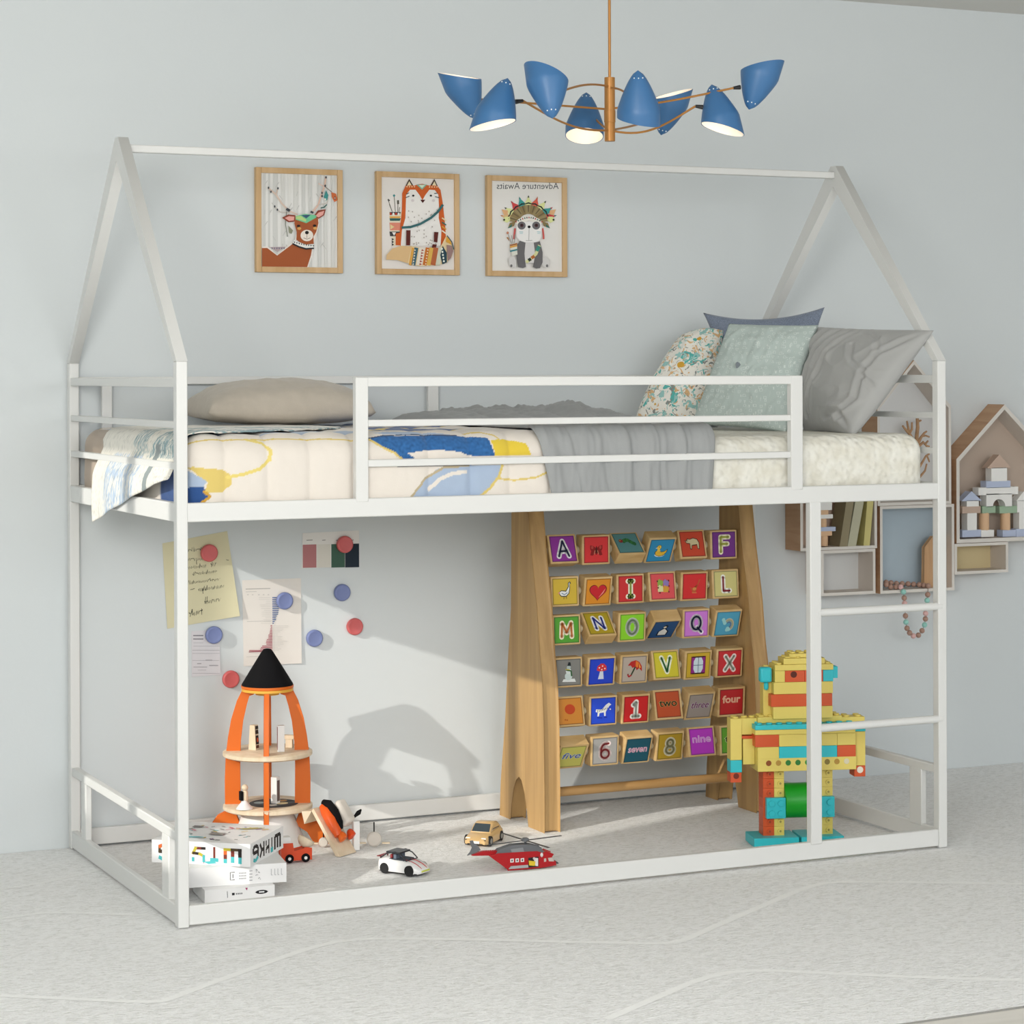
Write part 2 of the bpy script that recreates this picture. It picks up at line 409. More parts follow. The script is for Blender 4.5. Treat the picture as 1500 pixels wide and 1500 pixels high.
def roundbox(a, b, r, X, Y, Z, disp, sides=('top', 'front', 'back', 'left', 'right', 'bottom')):
    a = Vector(a); b = Vector(b); ia = a + Vector((r, r, r)); ib = b - Vector((r, r, r))
    ia.z = min(a.z, ia.z)
    def q(p):
        p = Vector(p)
        c = Vector((min(max(p.x, ia.x), ib.x), min(max(p.y, ia.y), ib.y), min(max(p.z, a.z), ib.z)))
        d = p - c
        if d.length < 1e-7: return p.copy() if p.z > a.z + 1e-6 else p
        n = d.normalized(); p2 = c + n * r if max(abs(d.x), abs(d.y), abs(d.z)) > r - 1e-5 else p
        return p2 + n * disp(p2, n)
    G = []
    for sd in sides:
        if sd == 'top': G.append([[q((x, y, b.z)) for x in X] for y in Y])
        if sd == 'bottom': G.append([[q((x, y, a.z)) for x in X] for y in (Y[0], Y[-1])])
        if sd == 'front': G.append([[q((x, a.y, z)) for x in X] for z in Z])
        if sd == 'back': G.append([[q((x, b.y, z)) for x in X] for z in Z])
        if sd == 'left': G.append([[q((a.x, y, z)) for y in Y] for z in Z])
        if sd == 'right': G.append([[q((b.x, y, z)) for y in Y] for z in Z])
    return G
# mattress
def mattress_mat():
    m = bpy.data.materials.new('embossed_sheet'); m.use_nodes = True; nt = m.node_tree; b = nt.nodes['Principled BSDF']; L = nt.links.new
    tc = nt.nodes.new('ShaderNodeTexCoord'); v = nt.nodes.new('ShaderNodeTexVoronoi'); v.inputs['Scale'].default_value = 62; v.feature = 'SMOOTH_F1'
    nz = nt.nodes.new('ShaderNodeTexNoise'); nz.inputs['Scale'].default_value = 26; nz.inputs['Detail'].default_value = 4
    L(tc.outputs['Object'], v.inputs['Vector']); L(tc.outputs['Object'], nz.inputs['Vector'])
    cr = nt.nodes.new('ShaderNodeValToRGB'); e = cr.color_ramp.elements
    e[0].position = .38; e[0].color = (*rgb('#eceae0'), 1); e[1].position = .66; e[1].color = (*rgb('#dfdbcd'), 1)
    L(nz.outputs['Fac'], cr.inputs['Fac']); L(cr.outputs['Color'], b.inputs['Base Color']); b.inputs['Roughness'].default_value = .9
    bp = nt.nodes.new('ShaderNodeBump'); bp.inputs['Strength'].default_value = .8; bp.inputs['Distance'].default_value = .008; bp.invert = True
    L(v.outputs['Distance'], bp.inputs['Height']); L(bp.outputs['Normal'], b.inputs['Normal'])
    return m
X = steps(.036, 1.945, .006, .03, .06, .06); Y = steps(.03, .92, .006, .03, .06, .06); Z = steps(.889, 1.03, .006, .02, .0, .06)
o = surf('mattress', mattress_mat(), roundbox((.036, .03, .889), (1.945, .92, 1.03), .046, X, Y, Z, lambda p, n: .0015 * noise.noise(p * 22)))
tag(o, 'thick mattress in a cream embossed fitted sheet lying on the raised bed platform', 'mattress')

# comforter painted with blue and yellow shapes
def inpoly(x, y, P):
    c = False; j = len(P) - 1
    for i in range(len(P)):
        if (P[i][1] > y) != (P[j][1] > y) and x < (P[j][0] - P[i][0]) * (y - P[i][1]) / (P[j][1] - P[i][1]) + P[i][0]: c = not c
        j = i
    return c
def dseg(x, y, P):
    best = 9
    for (ax, ay), (bx, by) in zip(P, P[1:]):
        dx, dy = bx - ax, by - ay; t = max(0, min(1, ((x - ax) * dx + (y - ay) * dy) / (dx * dx + dy * dy + 1e-12)))
        best = min(best, math.hypot(x - ax - t * dx, y - ay - t * dy))
    return best
CA = lambda P: wpts([(a / 3 + 80, b / 3 + 520) for a, b in P], .024)
CB = lambda P: wpts([(a / 3 + 500, b / 3 + 520) for a, b in P], .024)
BLUE, LBLUE, NAVY, YEL, GOLD, CREAM = map(rgb, ('#33669f', '#a8b8ce', '#30528a', '#dfc344', '#dbc372', '#e4dcd2'))
PAT = []
def fillp(P, c): xs = [p[0] for p in P]; ys = [p[1] for p in P]; PAT.append(('f', P, c, min(xs), max(xs), min(ys), max(ys)))
def linep(P, w, c): xs = [p[0] for p in P]; ys = [p[1] for p in P]; PAT.append(('l', P, c, min(xs) - w, max(xs) + w, min(ys) - w, max(ys) + w, w / 2))
fillp(CA([(588, 500), (625, 530), (670, 550), (650, 582), (588, 582)]), LBLUE)
fillp(CA([(560, 582), (650, 578), (682, 620), (655, 652), (560, 652)]), NAVY)
fillp(CA([(590, 488), (640, 496), (700, 500), (740, 505), (780, 530), (775, 570), (740, 602), (690, 607), (655, 600), (672, 560), (630, 530)]), GOLD)
linep(CA([(655, 600), (682, 622), (640, 652)]), .006, rgb('#c99b3d'))
linep(CA([(575, 380), (700, 366), (850, 366), (1000, 362), (1200, 366), (1325, 372), (1400, 372)]), .004, GOLD)
linep(CA([(850, 366), (920, 385), (950, 420), (945, 460), (900, 500), (830, 523), (760, 537)]), .0075, rgb('#e3cf7a'))
fillp(CB([(130, 362), (200, 348), (400, 345), (560, 350), (650, 362), (672, 445), (560, 442), (520, 425), (440, 418), (360, 420), (290, 432), (320, 455), (262, 455), (200, 412), (150, 385)]), BLUE)
fillp(CB([(660, 375), (720, 368), (810, 388), (832, 442), (672, 442)]), YEL)
fillp(CB([(160, 325), (260, 312), (400, 326), (500, 340), (400, 344), (200, 336)]), LBLUE)
linep(CB([(120, 366), (200, 345), (330, 340), (450, 345), (520, 345)]), .0035, rgb('#3b4a66'))
linep(CB([(125, 370), (180, 405), (230, 430), (262, 458)]), .005, GOLD)
linep(CB([(560, 330), (630, 326), (680, 345), (700, 372)]), .0045, GOLD)
fillp(CB([(296, 625), (350, 560), (420, 500), (520, 482), (700, 484), (690, 525), (650, 580), (600, 628)]), LBLUE)
linep(CB([(385, 590), (430, 545), (480, 522), (545, 512)]), .009, CREAM)
linep(CB([(305, 622), (365, 545), (445, 495), (560, 484)]), .0055, rgb('#b9a98a'))
linep(CB([(705, 484), (690, 535), (650, 585), (605, 622)]), .006, GOLD)
linep(CB([(680, 542), (760, 550), (850, 538), (905, 515), (912, 480), (900, 465)]), .0045, GOLD)
linep(CB([(100, 484), (350, 487), (560, 482)]), .004, rgb('#6b6a72'))
def comf_colour(p):
    if p.x < .055 and p.y > .66: return rgb('#b7a695')
    c = CREAM
    if p.y > .085:
        # the printed top: broad brush marks
        n = noise.noise(Vector((p.x * 3.1, p.y * 5.3, 1.7)))
        if n > .22: return LBLUE
        if n < -.3: return NAVY
        if -.3 < n < -.27: return GOLD
        return c
    z = p.z + max(0, p.y - .03) * .35
    x = p.x
    if x < .05: x = x  # left end
    for s_ in PAT:
        if s_[3] <= x <= s_[4] and s_[5] <= z <= s_[6]:
            if s_[0] == 'f':
                if inpoly(x, z, s_[1]): c = s_[2]
            elif dseg(x, z, s_[1]) < s_[7]: c = s_[2]
    if c == BLUE:
        k = 1 + .35 * noise.noise(Vector((x * 160, z * 160, 0))); c = tuple(t * k for t in c)
    return c
SEAM = [U(u, 650, y=.02).x for u in (331, 393, 455, 518, 629, 690)]
SEAM = [SEAM[0] - .1, *SEAM, SEAM[-1] + .098, SEAM[-1] + .2]
def quilt(p, n):
    d = min(abs(p.x - t) for t in SEAM)
    q = .007 * (1 - math.exp(-(d / .012) ** 1.3)) + .003 * noise.noise(p * 14) + .0012 * noise.noise(p * 45)
    return q - .004
X = steps(.027, .98, .0026, .0026, 0, 0); Y = steps(.022, .926, .003, .014, .07, .03); Z = steps(.893, 1.05, .0026, .01, 0, .2)
o = surf('comforter', vcol_mat('comforter_cotton'), roundbox((.027, .022, .893), (.98, .926, 1.05), .05, X, Y, Z, quilt, ('top', 'front', 'back', 'left')), comf_colour)
tag(o, 'cream quilted comforter printed with big blue and yellow brush shapes on the bed', 'comforter')

# grey blanket
def blanket():
    G = []; x0, x1 = .895, 1.318; r = .05; N = 130
    path = []  # (y, z, s)
    for k in range(14): path.append((.0125, .893 + k * .0086))
    for k in range(1, 11):
        a = PI / 2 * k / 10; path.append((.0125 + r * (1 - math.cos(a)), 1.012 + r * math.sin(a)))
    y = path[-1][0]
    while y < .87: y += .012; path.append((y, 1.06))
    for k in range(1, 9):
        a = PI / 2 * k / 8; path.append((.88 + .045 * math.sin(a), 1.06 - .05 * (1 - math.cos(a))))
    path.append((.927, .95)); path.append((.927, .9))
    nrm = []
    for i in range(len(path)):
        a, c = path[max(0, i - 2)], path[min(len(path) - 1, i + 2)]; l = math.hypot(c[0] - a[0], c[1] - a[1]); nrm.append((-(c[1] - a[1]) / l, (c[0] - a[0]) / l))
    for i, (y, z) in enumerate(path):
        row = []; t = max(0, (y - .05)) / .87
        xa = x0 - .035 * min(1, max(0, (z - .9) / .15)) - .02 * t; xb = x1 + .012 * min(1, (z - .9) / .16) + .2 * t ** 1.3
        for k in range(N + 1):
            u = k / N; x = xa + (xb - xa) * u
            edge = min(1, u / .04, (1 - u) / .04)
            f = .004 * math.sin(u * 2 * PI * 5.2 + 2.2 * noise.noise(Vector((u * 5, y * 3, z * 5)))) + .0035 * noise.noise(Vector((x * 40, z * 12, y * 8))) + .0038 * noise.noise(Vector((x * 80, z * 14, y * 12)))
            sd = min(abs(u - q) for q in (.19, .36, .52, .68, .84)); f -= .004 * math.exp(-(sd / .012) ** 2)
            f = f * edge + .003 * edge
            hump = max(0, min(1, (y - .3) / .3)) * max(0, min(1, (.94 - y) / .08)) * math.sin(PI * min(1, max(0, u))) ** .6
            w = (.5 + .5 * noise.noise(Vector((x * 6, y * 5, 3)))) + .3 * abs(noise.noise(Vector((x * 18 + y * 14, y * 24, 0)))) + .12 * abs(noise.noise(Vector((x * 50, y * 45, 5))))
            yy = y + nrm[i][0] * f; zz = z + nrm[i][1] * f + hump * .052 * w
            row.append(Vector((x, yy, zz)))
        G.append(row)
    return G
o = surf('grey_blanket', mat('#9b9d9d', .85, sheen=.15, bump=.1, bscale=350, name='grey_cotton'), [blanket()])
sm = o.modifiers.new('thickness', 'SOLIDIFY'); sm.thickness = .004; sm.offset = -1
tag(o, 'grey quilted blanket laid across the middle of the bed, rumpled at the back', 'blanket')

# painted sheet folded over the left end
def sheet():
    G = []; N = 90
    for i in range(N + 1):
        y = .045 + (.665 - .045) * i / N
        t = i / N
        hem = .957 - (.957 - .832) * t ** 1.15
        xe = .1 + .42 * math.sin(min(1, t * 1.35) * PI * .62) * (1 if t < .85 else 1 - (t - .85) * 3)
        wv = .004 * math.sin(y * 34) + .003 * noise.noise(Vector((y * 20, 0, 0)))
        P = [(xe, 1.0575)]
        for k in range(1, 9): P.append((xe + (.07 - xe) * k / 9, 1.06))
        P += [(.06, 1.059), (.04, 1.056), (.025, 1.045), (.016, 1.028), (.0135 + .004, 1.01)]
        P += [(.0, .972), (-.006, .96)] if hem < .96 else []
        P[-1:] = [(-.005, .962)]
        zz = .955
        for k in range(1, 9): P.append((-.007 - .004 * math.sin(k / 8 * 2.5) + wv * .6, .962 + (hem - .962) * k / 8))
        if y < .07: P = [(a, b) for a, b in P]
        G.append([Vector((a, y, b + (.0025 * noise.noise(Vector((a * 30, y * 30, 2))) if b > 1.05 else 0))) for a, b in P])
    return G
TEAL, STEEL, SCREAM = rgb('#8fabb0'), rgb('#b4c6da'), rgb('#ebe7dc')
def sheet_colour(p):
    d = p.y + .25 * (p.z - .95) + .12 * p.x
    n = noise.noise(Vector((p.x * 24 + p.z * 18, d * 190, 0))); band = noise.noise(Vector((d * 7.5, 4.2, p.z * 2)))
    if p.z < 1.0: c = STEEL if .3 < d < .56 else SCREAM
    else: c = TEAL if (.06 < d < .46 and band > -.25) else SCREAM
    if abs(n) > .22: c = SCREAM
    elif n > .12: c = tuple(t * .72 for t in c)
    if .2 < d < .235 and p.z < 1.03: c = rgb('#8c9696')
    return c
SG = sheet(); GG = []
for row in SG:   # finer rows for the brush marks
    R2 = []
    for a, b in zip(row, row[1:]):
        n = max(1, int((b - a).length / .005)); R2 += [a.lerp(b, k / n) for k in range(n)]
    GG.append(R2 + [row[-1]])
L_ = max(len(r) for r in GG)
def resample(row, n):
    d = [0]
    for a, b in zip(row, row[1:]): d.append(d[-1] + (b - a).length)
    out = []; j = 0
    for k in range(n):
        t = d[-1] * k / (n - 1)
        while j < len(d) - 2 and d[j + 1] < t: j += 1
        f = (t - d[j]) / max(1e-9, d[j + 1] - d[j]); out.append(row[j].lerp(row[j + 1], min(1, f)))
    return out
GG = [resample(r, 110) for r in GG]
G2 = []
for a, b in zip(GG, GG[1:]): G2 += [a, [p.lerp(q, .5) for p, q in zip(a, b)]]
G2.append(GG[-1])
o = surf('folded_sheet', vcol_mat('sheet_cotton'), [G2], sheet_colour)
sm = o.modifiers.new('thickness', 'SOLIDIFY'); sm.thickness = .0025
tag(o, 'cream sheet with teal and blue stripes, its corner hanging over the left bed end', 'sheet')

# cushions
def cushion(name, corners, th, m, label, cat='cushion', pinch=.06, wr=.006, wscale=9, seed=0, n=46, puff=.42, colour=None, folds=(), under=1):
    c00, c10, c11, c01 = [Vector(c) for c in corners]
    nrm = ((c10 - c00).cross(c01 - c00) + (c11 - c01).cross(c11 - c10)).normalized()
    G = []
    for side in (1, -1):
        g = []
        for j in range(n + 1):
            row = []
            for i in range(n + 1):
                a = i / n; b = j / n; X_ = 2 * a - 1; Y_ = 2 * b - 1
                # sides bow inward between the pointed corners
                ax = X_ * (1 - pinch * (1 - Y_ * Y_)); ay = Y_ * (1 - pinch * (1 - X_ * X_))
                A, B = (ax + 1) / 2, (ay + 1) / 2
                p = c00 * (1 - A) * (1 - B) + c10 * A * (1 - B) + c11 * A * B + c01 * (1 - A) * B
                e = max(0, (1 - X_ ** 2) * (1 - Y_ ** 2)); h = th / 2 * e ** puff
                w = noise.noise(Vector((a * wscale * .45, b * wscale, seed + side))) * 1.1 + .45 * noise.noise(Vector((a * wscale * 2.3, b * wscale * 1.1, seed + 5 + side)))
                rid = 1 - abs(noise.noise(Vector((a * 3.1 + b * 2.2, (b - a) * wscale * .6, seed + 9))))
                w += .8 * (rid ** 6 - .4)
                fo = 0
                if side > 0:
                    for P_, fw, fd in folds:
                        q = dseg(a, b, P_) / fw; fo += .75 * fd * (-math.exp(-q * q) + .6 * math.exp(-(q - 1.9) ** 2))
                row.append(p + nrm * side * (h + wr * w * min(1, e * 3.5) + fo * min(1, e * 6)) * (1 if side > 0 else under))
            g.append(row)
        G.append(g)
    o = surf(name, m, G, colour)
    return tag(o, label, cat)
def pc(u, v, y): return U(u, v, y=y)
linen = mat('#c1b7a9', .9, sheen=.2, bump=.2, bscale=420, noise_=.04, scale=40, name='beige_linen')
o = cushion('pillow', [(.235, .52, 1.092), (.655, .50, 1.088), (.75, .87, 1.092), (.265, .88, 1.092)], .165, linen, 'beige linen pillow lying flat on the comforter at the left end', 'pillow', .035, .004, 7, 3, puff=.34, under=.4)
greyc = mat('#a9a9a7', .8, sheen=.2, bump=.05, bscale=400, name='grey_pillow_cotton')
FO = [([(.05 + .07 * k, .02 + .03 * k), (.03 + .075 * k, .35), (.07 + .085 * k, .7), (.16 + .1 * k, .98)], .018, .0105 - .0012 * k) for k in range(5)]
FO += [([(.99, .98), (.86, .72), (.84, .52), (.9, .3), (.8, .1)], .02, .008), ([(.84, .55), (.7, .62), (.6, .78)], .018, .005), ([(.86, .5), (.99, .42)], .015, .005),
       ([(.6, .1), (.78, .16), (.93, .06)], .025, .008), ([(.68, .22), (.82, .3)], .018, .005), ([(.86, .7), (.76, .86), (.6, .95)], .015, .004)]
o = cushion('cushion', [pc(1180, 637, .47), pc(1249, 639, .12), pc(1368, 484, .03), pc(1188, 478, .50)], .15, greyc,
            'plain grey wrinkled cushion leaning on the right end rails', 'cushion', .05, .005, 5, 21, n=110, folds=FO, under=.6)
def small_print():
    m = bpy.data.materials.new('mint_print'); m.use_nodes = True; nt = m.node_tree; b = nt.nodes['Principled BSDF']; L = nt.links.new
    tc = nt.nodes.new('ShaderNodeTexCoord'); v = nt.nodes.new('ShaderNodeTexVoronoi'); v.inputs['Scale'].default_value = 78; v.distance = 'CHEBYCHEV'; v.inputs['Randomness'].default_value = .75
    L(tc.outputs['Object'], v.inputs['Vector'])
    cr = nt.nodes.new('ShaderNodeValToRGB'); cr.color_ramp.interpolation = 'CONSTANT'; e = cr.color_ramp.elements
    e[0].position = 0; e[0].color = (*rgb('#b9c6c1'), 1); e[1].position = .2; e[1].color = (*rgb('#d5ddd8'), 1)
    x = e.new(.27); x.color = (*rgb('#b9c6c1'), 1); x = e.new(.72); x.color = (*rgb('#a9b8b4'), 1)
    L(v.outputs['Distance'], cr.inputs['Fac']); L(cr.outputs['Color'], b.inputs['Base Color']); b.inputs['Roughness'].default_value = .9
    return m
mint = cushion('cushion', [pc(1012, 622, .60), pc(1152, 634, .40), pc(1199, 476, .43), pc(1068, 474, .62)], .10, small_print(),
               'pale mint cushion with a small white print and one grey spot', 'cushion', .03, .006, 8, 40, n=60, under=.45)
def animal_print():
    m = bpy.data.materials.new('animal_print'); m.use_nodes = True; nt = m.node_tree; b = nt.nodes['Principled BSDF']; L = nt.links.new
    tc = nt.nodes.new('ShaderNodeTexCoord'); prev = None
    base = (*rgb('#f0ede4'), 1)
    for k, (sc_, colr, lo, feat) in enumerate(((40, '#dfb886', .68, 0), (27, '#5bb5ae', .72, 0), (48, '#8b8f8a', .72, 0), (34, '#9cc9c4', .70, 0))):
        n = nt.nodes.new('ShaderNodeTexNoise'); n.inputs['Scale'].default_value = sc_; n.inputs['Detail'].default_value = 3; n.inputs['Distortion'].default_value = 1.6
        mp = nt.nodes.new('ShaderNodeMapping'); mp.inputs['Location'].default_value = (k * 3.7, k * 1.9, k); L(tc.outputs['Object'], mp.inputs['Vector']); L(mp.outputs['Vector'], n.inputs['Vector'])
        g = nt.nodes.new('ShaderNodeMath'); g.operation = 'GREATER_THAN'; g.inputs[1].default_value = lo - .1; L(n.outputs['Fac'], g.inputs[0])
        mx = nt.nodes.new('ShaderNodeMix'); mx.data_type = 'RGBA'; L(g.outputs[0], mx.inputs[0])
        if prev is None: mx.inputs[6].default_value = base
        else: L(prev, mx.inputs[6])
        mx.inputs[7].default_value = (*rgb(colr), 1); prev = mx.outputs[2]
    v = nt.nodes.new('ShaderNodeTexVoronoi'); v.inputs['Scale'].default_value = 17; L(tc.outputs['Object'], v.inputs['Vector'])
    g = nt.nodes.new('ShaderNodeMath'); g.operation = 'LESS_THAN'; g.inputs[1].default_value = .17; L(v.outputs['Distance'], g.inputs[0])
    mx = nt.nodes.new('ShaderNodeMix'); mx.data_type = 'RGBA'; L(g.outputs[0], mx.inputs[0]); L(prev, mx.inputs[6]); mx.inputs[7].default_value = (*rgb('#d8a63e'), 1)
    L(mx.outputs[2], b.inputs['Base Color']); b.inputs['Roughness'].default_value = .9
    return m
cushion('cushion', [pc(930, 615, .80), pc(1035, 617, .66), pc(1060, 484, .74), pc(996, 494, .84)], .12, animal_print(),
        'white cushion with a teal and ochre print, leftmost of the leaning cushions', 'cushion', -.07, .004, 8, 60, n=50, under=.5)
cushion('cushion', [pc(1050, 615, .74), pc(1200, 615, .50), pc(1208, 450, .56), pc(1030, 458, .82)], .08, mat('#7b8597', .9, sheen=.2, noise_=.35, scale=420, bump=.15, bscale=300, name='blue_marl'),
        'blue-grey cushion behind the mint one, only its two top corners showing', 'cushion', .17, .004, 8, 80, n=50)
# the one grey spot of the mint cushion
b = MB().use('#7b8288'); P0 = pc(1082, 537, .45)
b.ball((0, 0, 0), .0135, 16, (.6, .14, 1)); b.v = [Matrix.Rotation(-.5, 4, 'Y') @ p for p in b.v]
import mathutils
from mathutils.bvhtree import BVHTree
bpy.context.view_layer.update()
bv = BVHTree.FromObject(mint, bpy.context.evaluated_depsgraph_get())
d = (P0 - CAM).normalized(); hit = bv.ray_cast(CAM - mint.location, d)
if hit[0] is not None:
    hp = hit[0] + mint.location; b.v = [p + hp for p in b.v]; b.build('grey_spot', mint)

# ------------------------------------------------------------------ framed prints on the wall
oakf = wood('#c39d6a', '#d3b083', (1, 1, .08), 30, .5, 'pale_oak')
def frame_picture(u0, v0, u1, v1, label, draw, ox, oy, sc_, paper):
    A = U(u0, v0, y=WY - .016); B = U(u1, v1, y=WY - .016); x0, x1, z1, z0 = A.x, B.x, A.z, B.z; w = .0145
    t = thing('framed_print', label, 'picture', ((x0 + x1) / 2, WY - .009, z0), group='framed animal prints above the bed')
    f = MB().use(oakf); yb, yf = WY - .001, WY - .017
    for sg, (a0, a1) in ((-1, (x0, x0 + w)), (1, (x1 - w, x1))): f.box((a0, yf, z0), (a1, yb, z1))
    f.box((x0 + w, yf, z0), (x1 - w, yb, z0 + w)); f.box((x0 + w, yf, z1 - w), (x1 - w, yb, z1))
    f.build('picture_frame', t, bevel=.001)
    p = MB().use(mat(paper, .8, name='paper')).box((x0 + w, WY - .011, z0 + w), (x1 - w, WY - .002, z1 - w)); yp = WY - .011
    XA, XB, ZA, ZB = x0 + w, x1 - w, z1 - w, z0 + w
    def F(a, b, h):
        q = U(ox + a / sc_, oy + b / sc_, y=yp); return (min(max(q.x, XA), XB), yp - h, min(max(q.z, ZB), ZA))
    p.art(F, .00009); p.up = -1; draw(p); p.build('print', t, smooth=False)
K = lambda h: mat(h, .85, name='ink')
def deer(p):
    R = random.Random(3)
    for x, w in ((190, 40), (250, 26), (330, 60), (420, 50), (500, 30), (590, 55), (680, 40), (760, 44), (880, 40), (960, 36), (1050, 46)):
        p.stroke([(x, 150), (x + R.uniform(-8, 8), 700), (x, 1345)], w, K(R.choice(['#d9d8d3', '#e4e3de', '#d3d3cf'])))
        for _ in range(3): y = R.uniform(170, 1250); p.stroke([(x, y), (x + R.uniform(-50, 50), y - 60)], 9, K('#c9c8c4'))
    W = '#efe6dd'; Br = '#a5572f'
    p.poly([(155, 1085), (225, 1080), (340, 1185), (480, 1075), (530, 1030), (800, 1060), (790, 1190), (735, 1345), (155, 1345)], K(W))
    p.poly([(155, 1100), (220, 1100), (345, 1195), (490, 1085), (545, 1045), (785, 1095), (770, 1190), (722, 1340), (155, 1340)], K(Br))
    p.poly([(250, 1090), (455, 1085), (350, 1150)], K('#b9a5a6'))
    for x in range(270, 440, 30): p.poly([(x, 1095), (x + 22, 1095), (x + 11, 1120)], K('#6f6f86'))
    p.stroke([(600, 680), (500, 640), (400, 540), (330, 430), (225, 340)], 20, K('#d9c3b4')); p.stroke([(330, 430), (355, 345)], 14, K('#d9c3b4')); p.stroke([(500, 660), (380, 650), (310, 580)], 14, K('#c9c2ba'))
    p.stroke([(780, 660), (860, 560), (900, 430), (940, 320), (955, 210)], 22, K('#e0bfae')); p.stroke([(860, 560), (970, 540), (985, 470)], 14, K('#c9c2ba')); p.stroke([(930, 330), (860, 290)], 14, K('#e3c9bb')); p.stroke([(930, 320), (1030, 400)], 9, K('#8d8078'))
    for x, y in ((235, 345), (265, 395), (352, 352), (312, 580), (345, 620), (955, 215), (905, 410), (905, 450), (945, 320)): p.ell((x, y), 10, 16, K('#3b4048'), 10)
    p.poly([(955, 375), (985, 440), (970, 500), (945, 505), (925, 460)], K('#3f8f8d')); p.ell((942, 490), 14, 12, K('#e9e4d8'), 10)
    p.poly([(1020, 400), (1080, 420), (1100, 500), (1060, 525), (1025, 460)], K('#cc6b3d')); p.ell((1066, 475), 14, 22, K('#7e3524'), 10); p.ell((1066, 475), 6, 12, K('#e7d6c3'), 8)
    p.stroke([(460, 640), (445, 800), (470, 960)], 8, K('#6b6f60')); p.poly([(480, 820), (540, 880), (520, 925), (490, 910)], K('#8e8f78')); p.stroke([(455, 610), (500, 635)], 34, K('#3b3f46')); p.stroke([(760, 645), (795, 660)], 26, K('#3b3f46')); p.stroke([(885, 600), (930, 590), (965, 555)], 13, K('#34655f'))
    p.poly([(555, 690), (855, 690), (870, 800), (830, 950), (800, 1040), (560, 1010), (590, 900), (550, 780)], K(W))
    p.poly([(570, 700), (850, 700), (858, 790), (830, 900), (795, 960), (800, 1050), (680, 1060), (580, 1000), (585, 900), (555, 790)], K(Br))
    for q in ([(400, 722), (480, 680), (570, 690), (560, 770), (480, 778)], [(800, 700), (850, 630), (950, 615), (930, 690), (860, 735)]): p.poly(q, K('#8c3f2e'))
    for q in ([(435, 725), (490, 700), (555, 708), (550, 755), (490, 762)], [(820, 700), (860, 655), (930, 635), (915, 685), (860, 718)]): p.poly(q, K('#e9a79c'))
    p.poly([(570, 700), (690, 675), (830, 690), (830, 720), (705, 790), (570, 745)], K('#74c596')); p.poly([(575, 705), (640, 700), (705, 745), (700, 770), (575, 735)], K('#b9d68a')); p.poly([(640, 690), (760, 685), (705, 730)], K('#3d5a78'))
    p.ell((712, 945), 80, 72, K('#efe4d8')); p.ell((712, 908), 24, 22, K('#151515'), 12); p.stroke([(712, 925), (712, 975)], 5, K('#6a5a50')); p.stroke([(670, 975), (712, 990), (755, 975)], 6, K('#6a5a50'))
    for x, y in ((607, 825), (807, 822)): p.ell((x, y), 22, 15, K('#151515'), 12); p.ell((x + 8, y + 32), 26, 18, K('#d9a05a'), 12)
    p.stroke([(540, 1025), (620, 1065), (700, 1090), (798, 1082)], 62, K('#22272e')); p.stroke([(542, 1018), (620, 1056), (700, 1080), (798, 1074)], 44, K('#ecebe6'))
    for k in range(9): t = k / 8; x = 555 + 235 * t; y = 1028 + 70 * t - 26 * t * t; p.poly([(x - 10, y - 8), (x + 10, y - 4), (x, y + 16)], K('#22272e'))
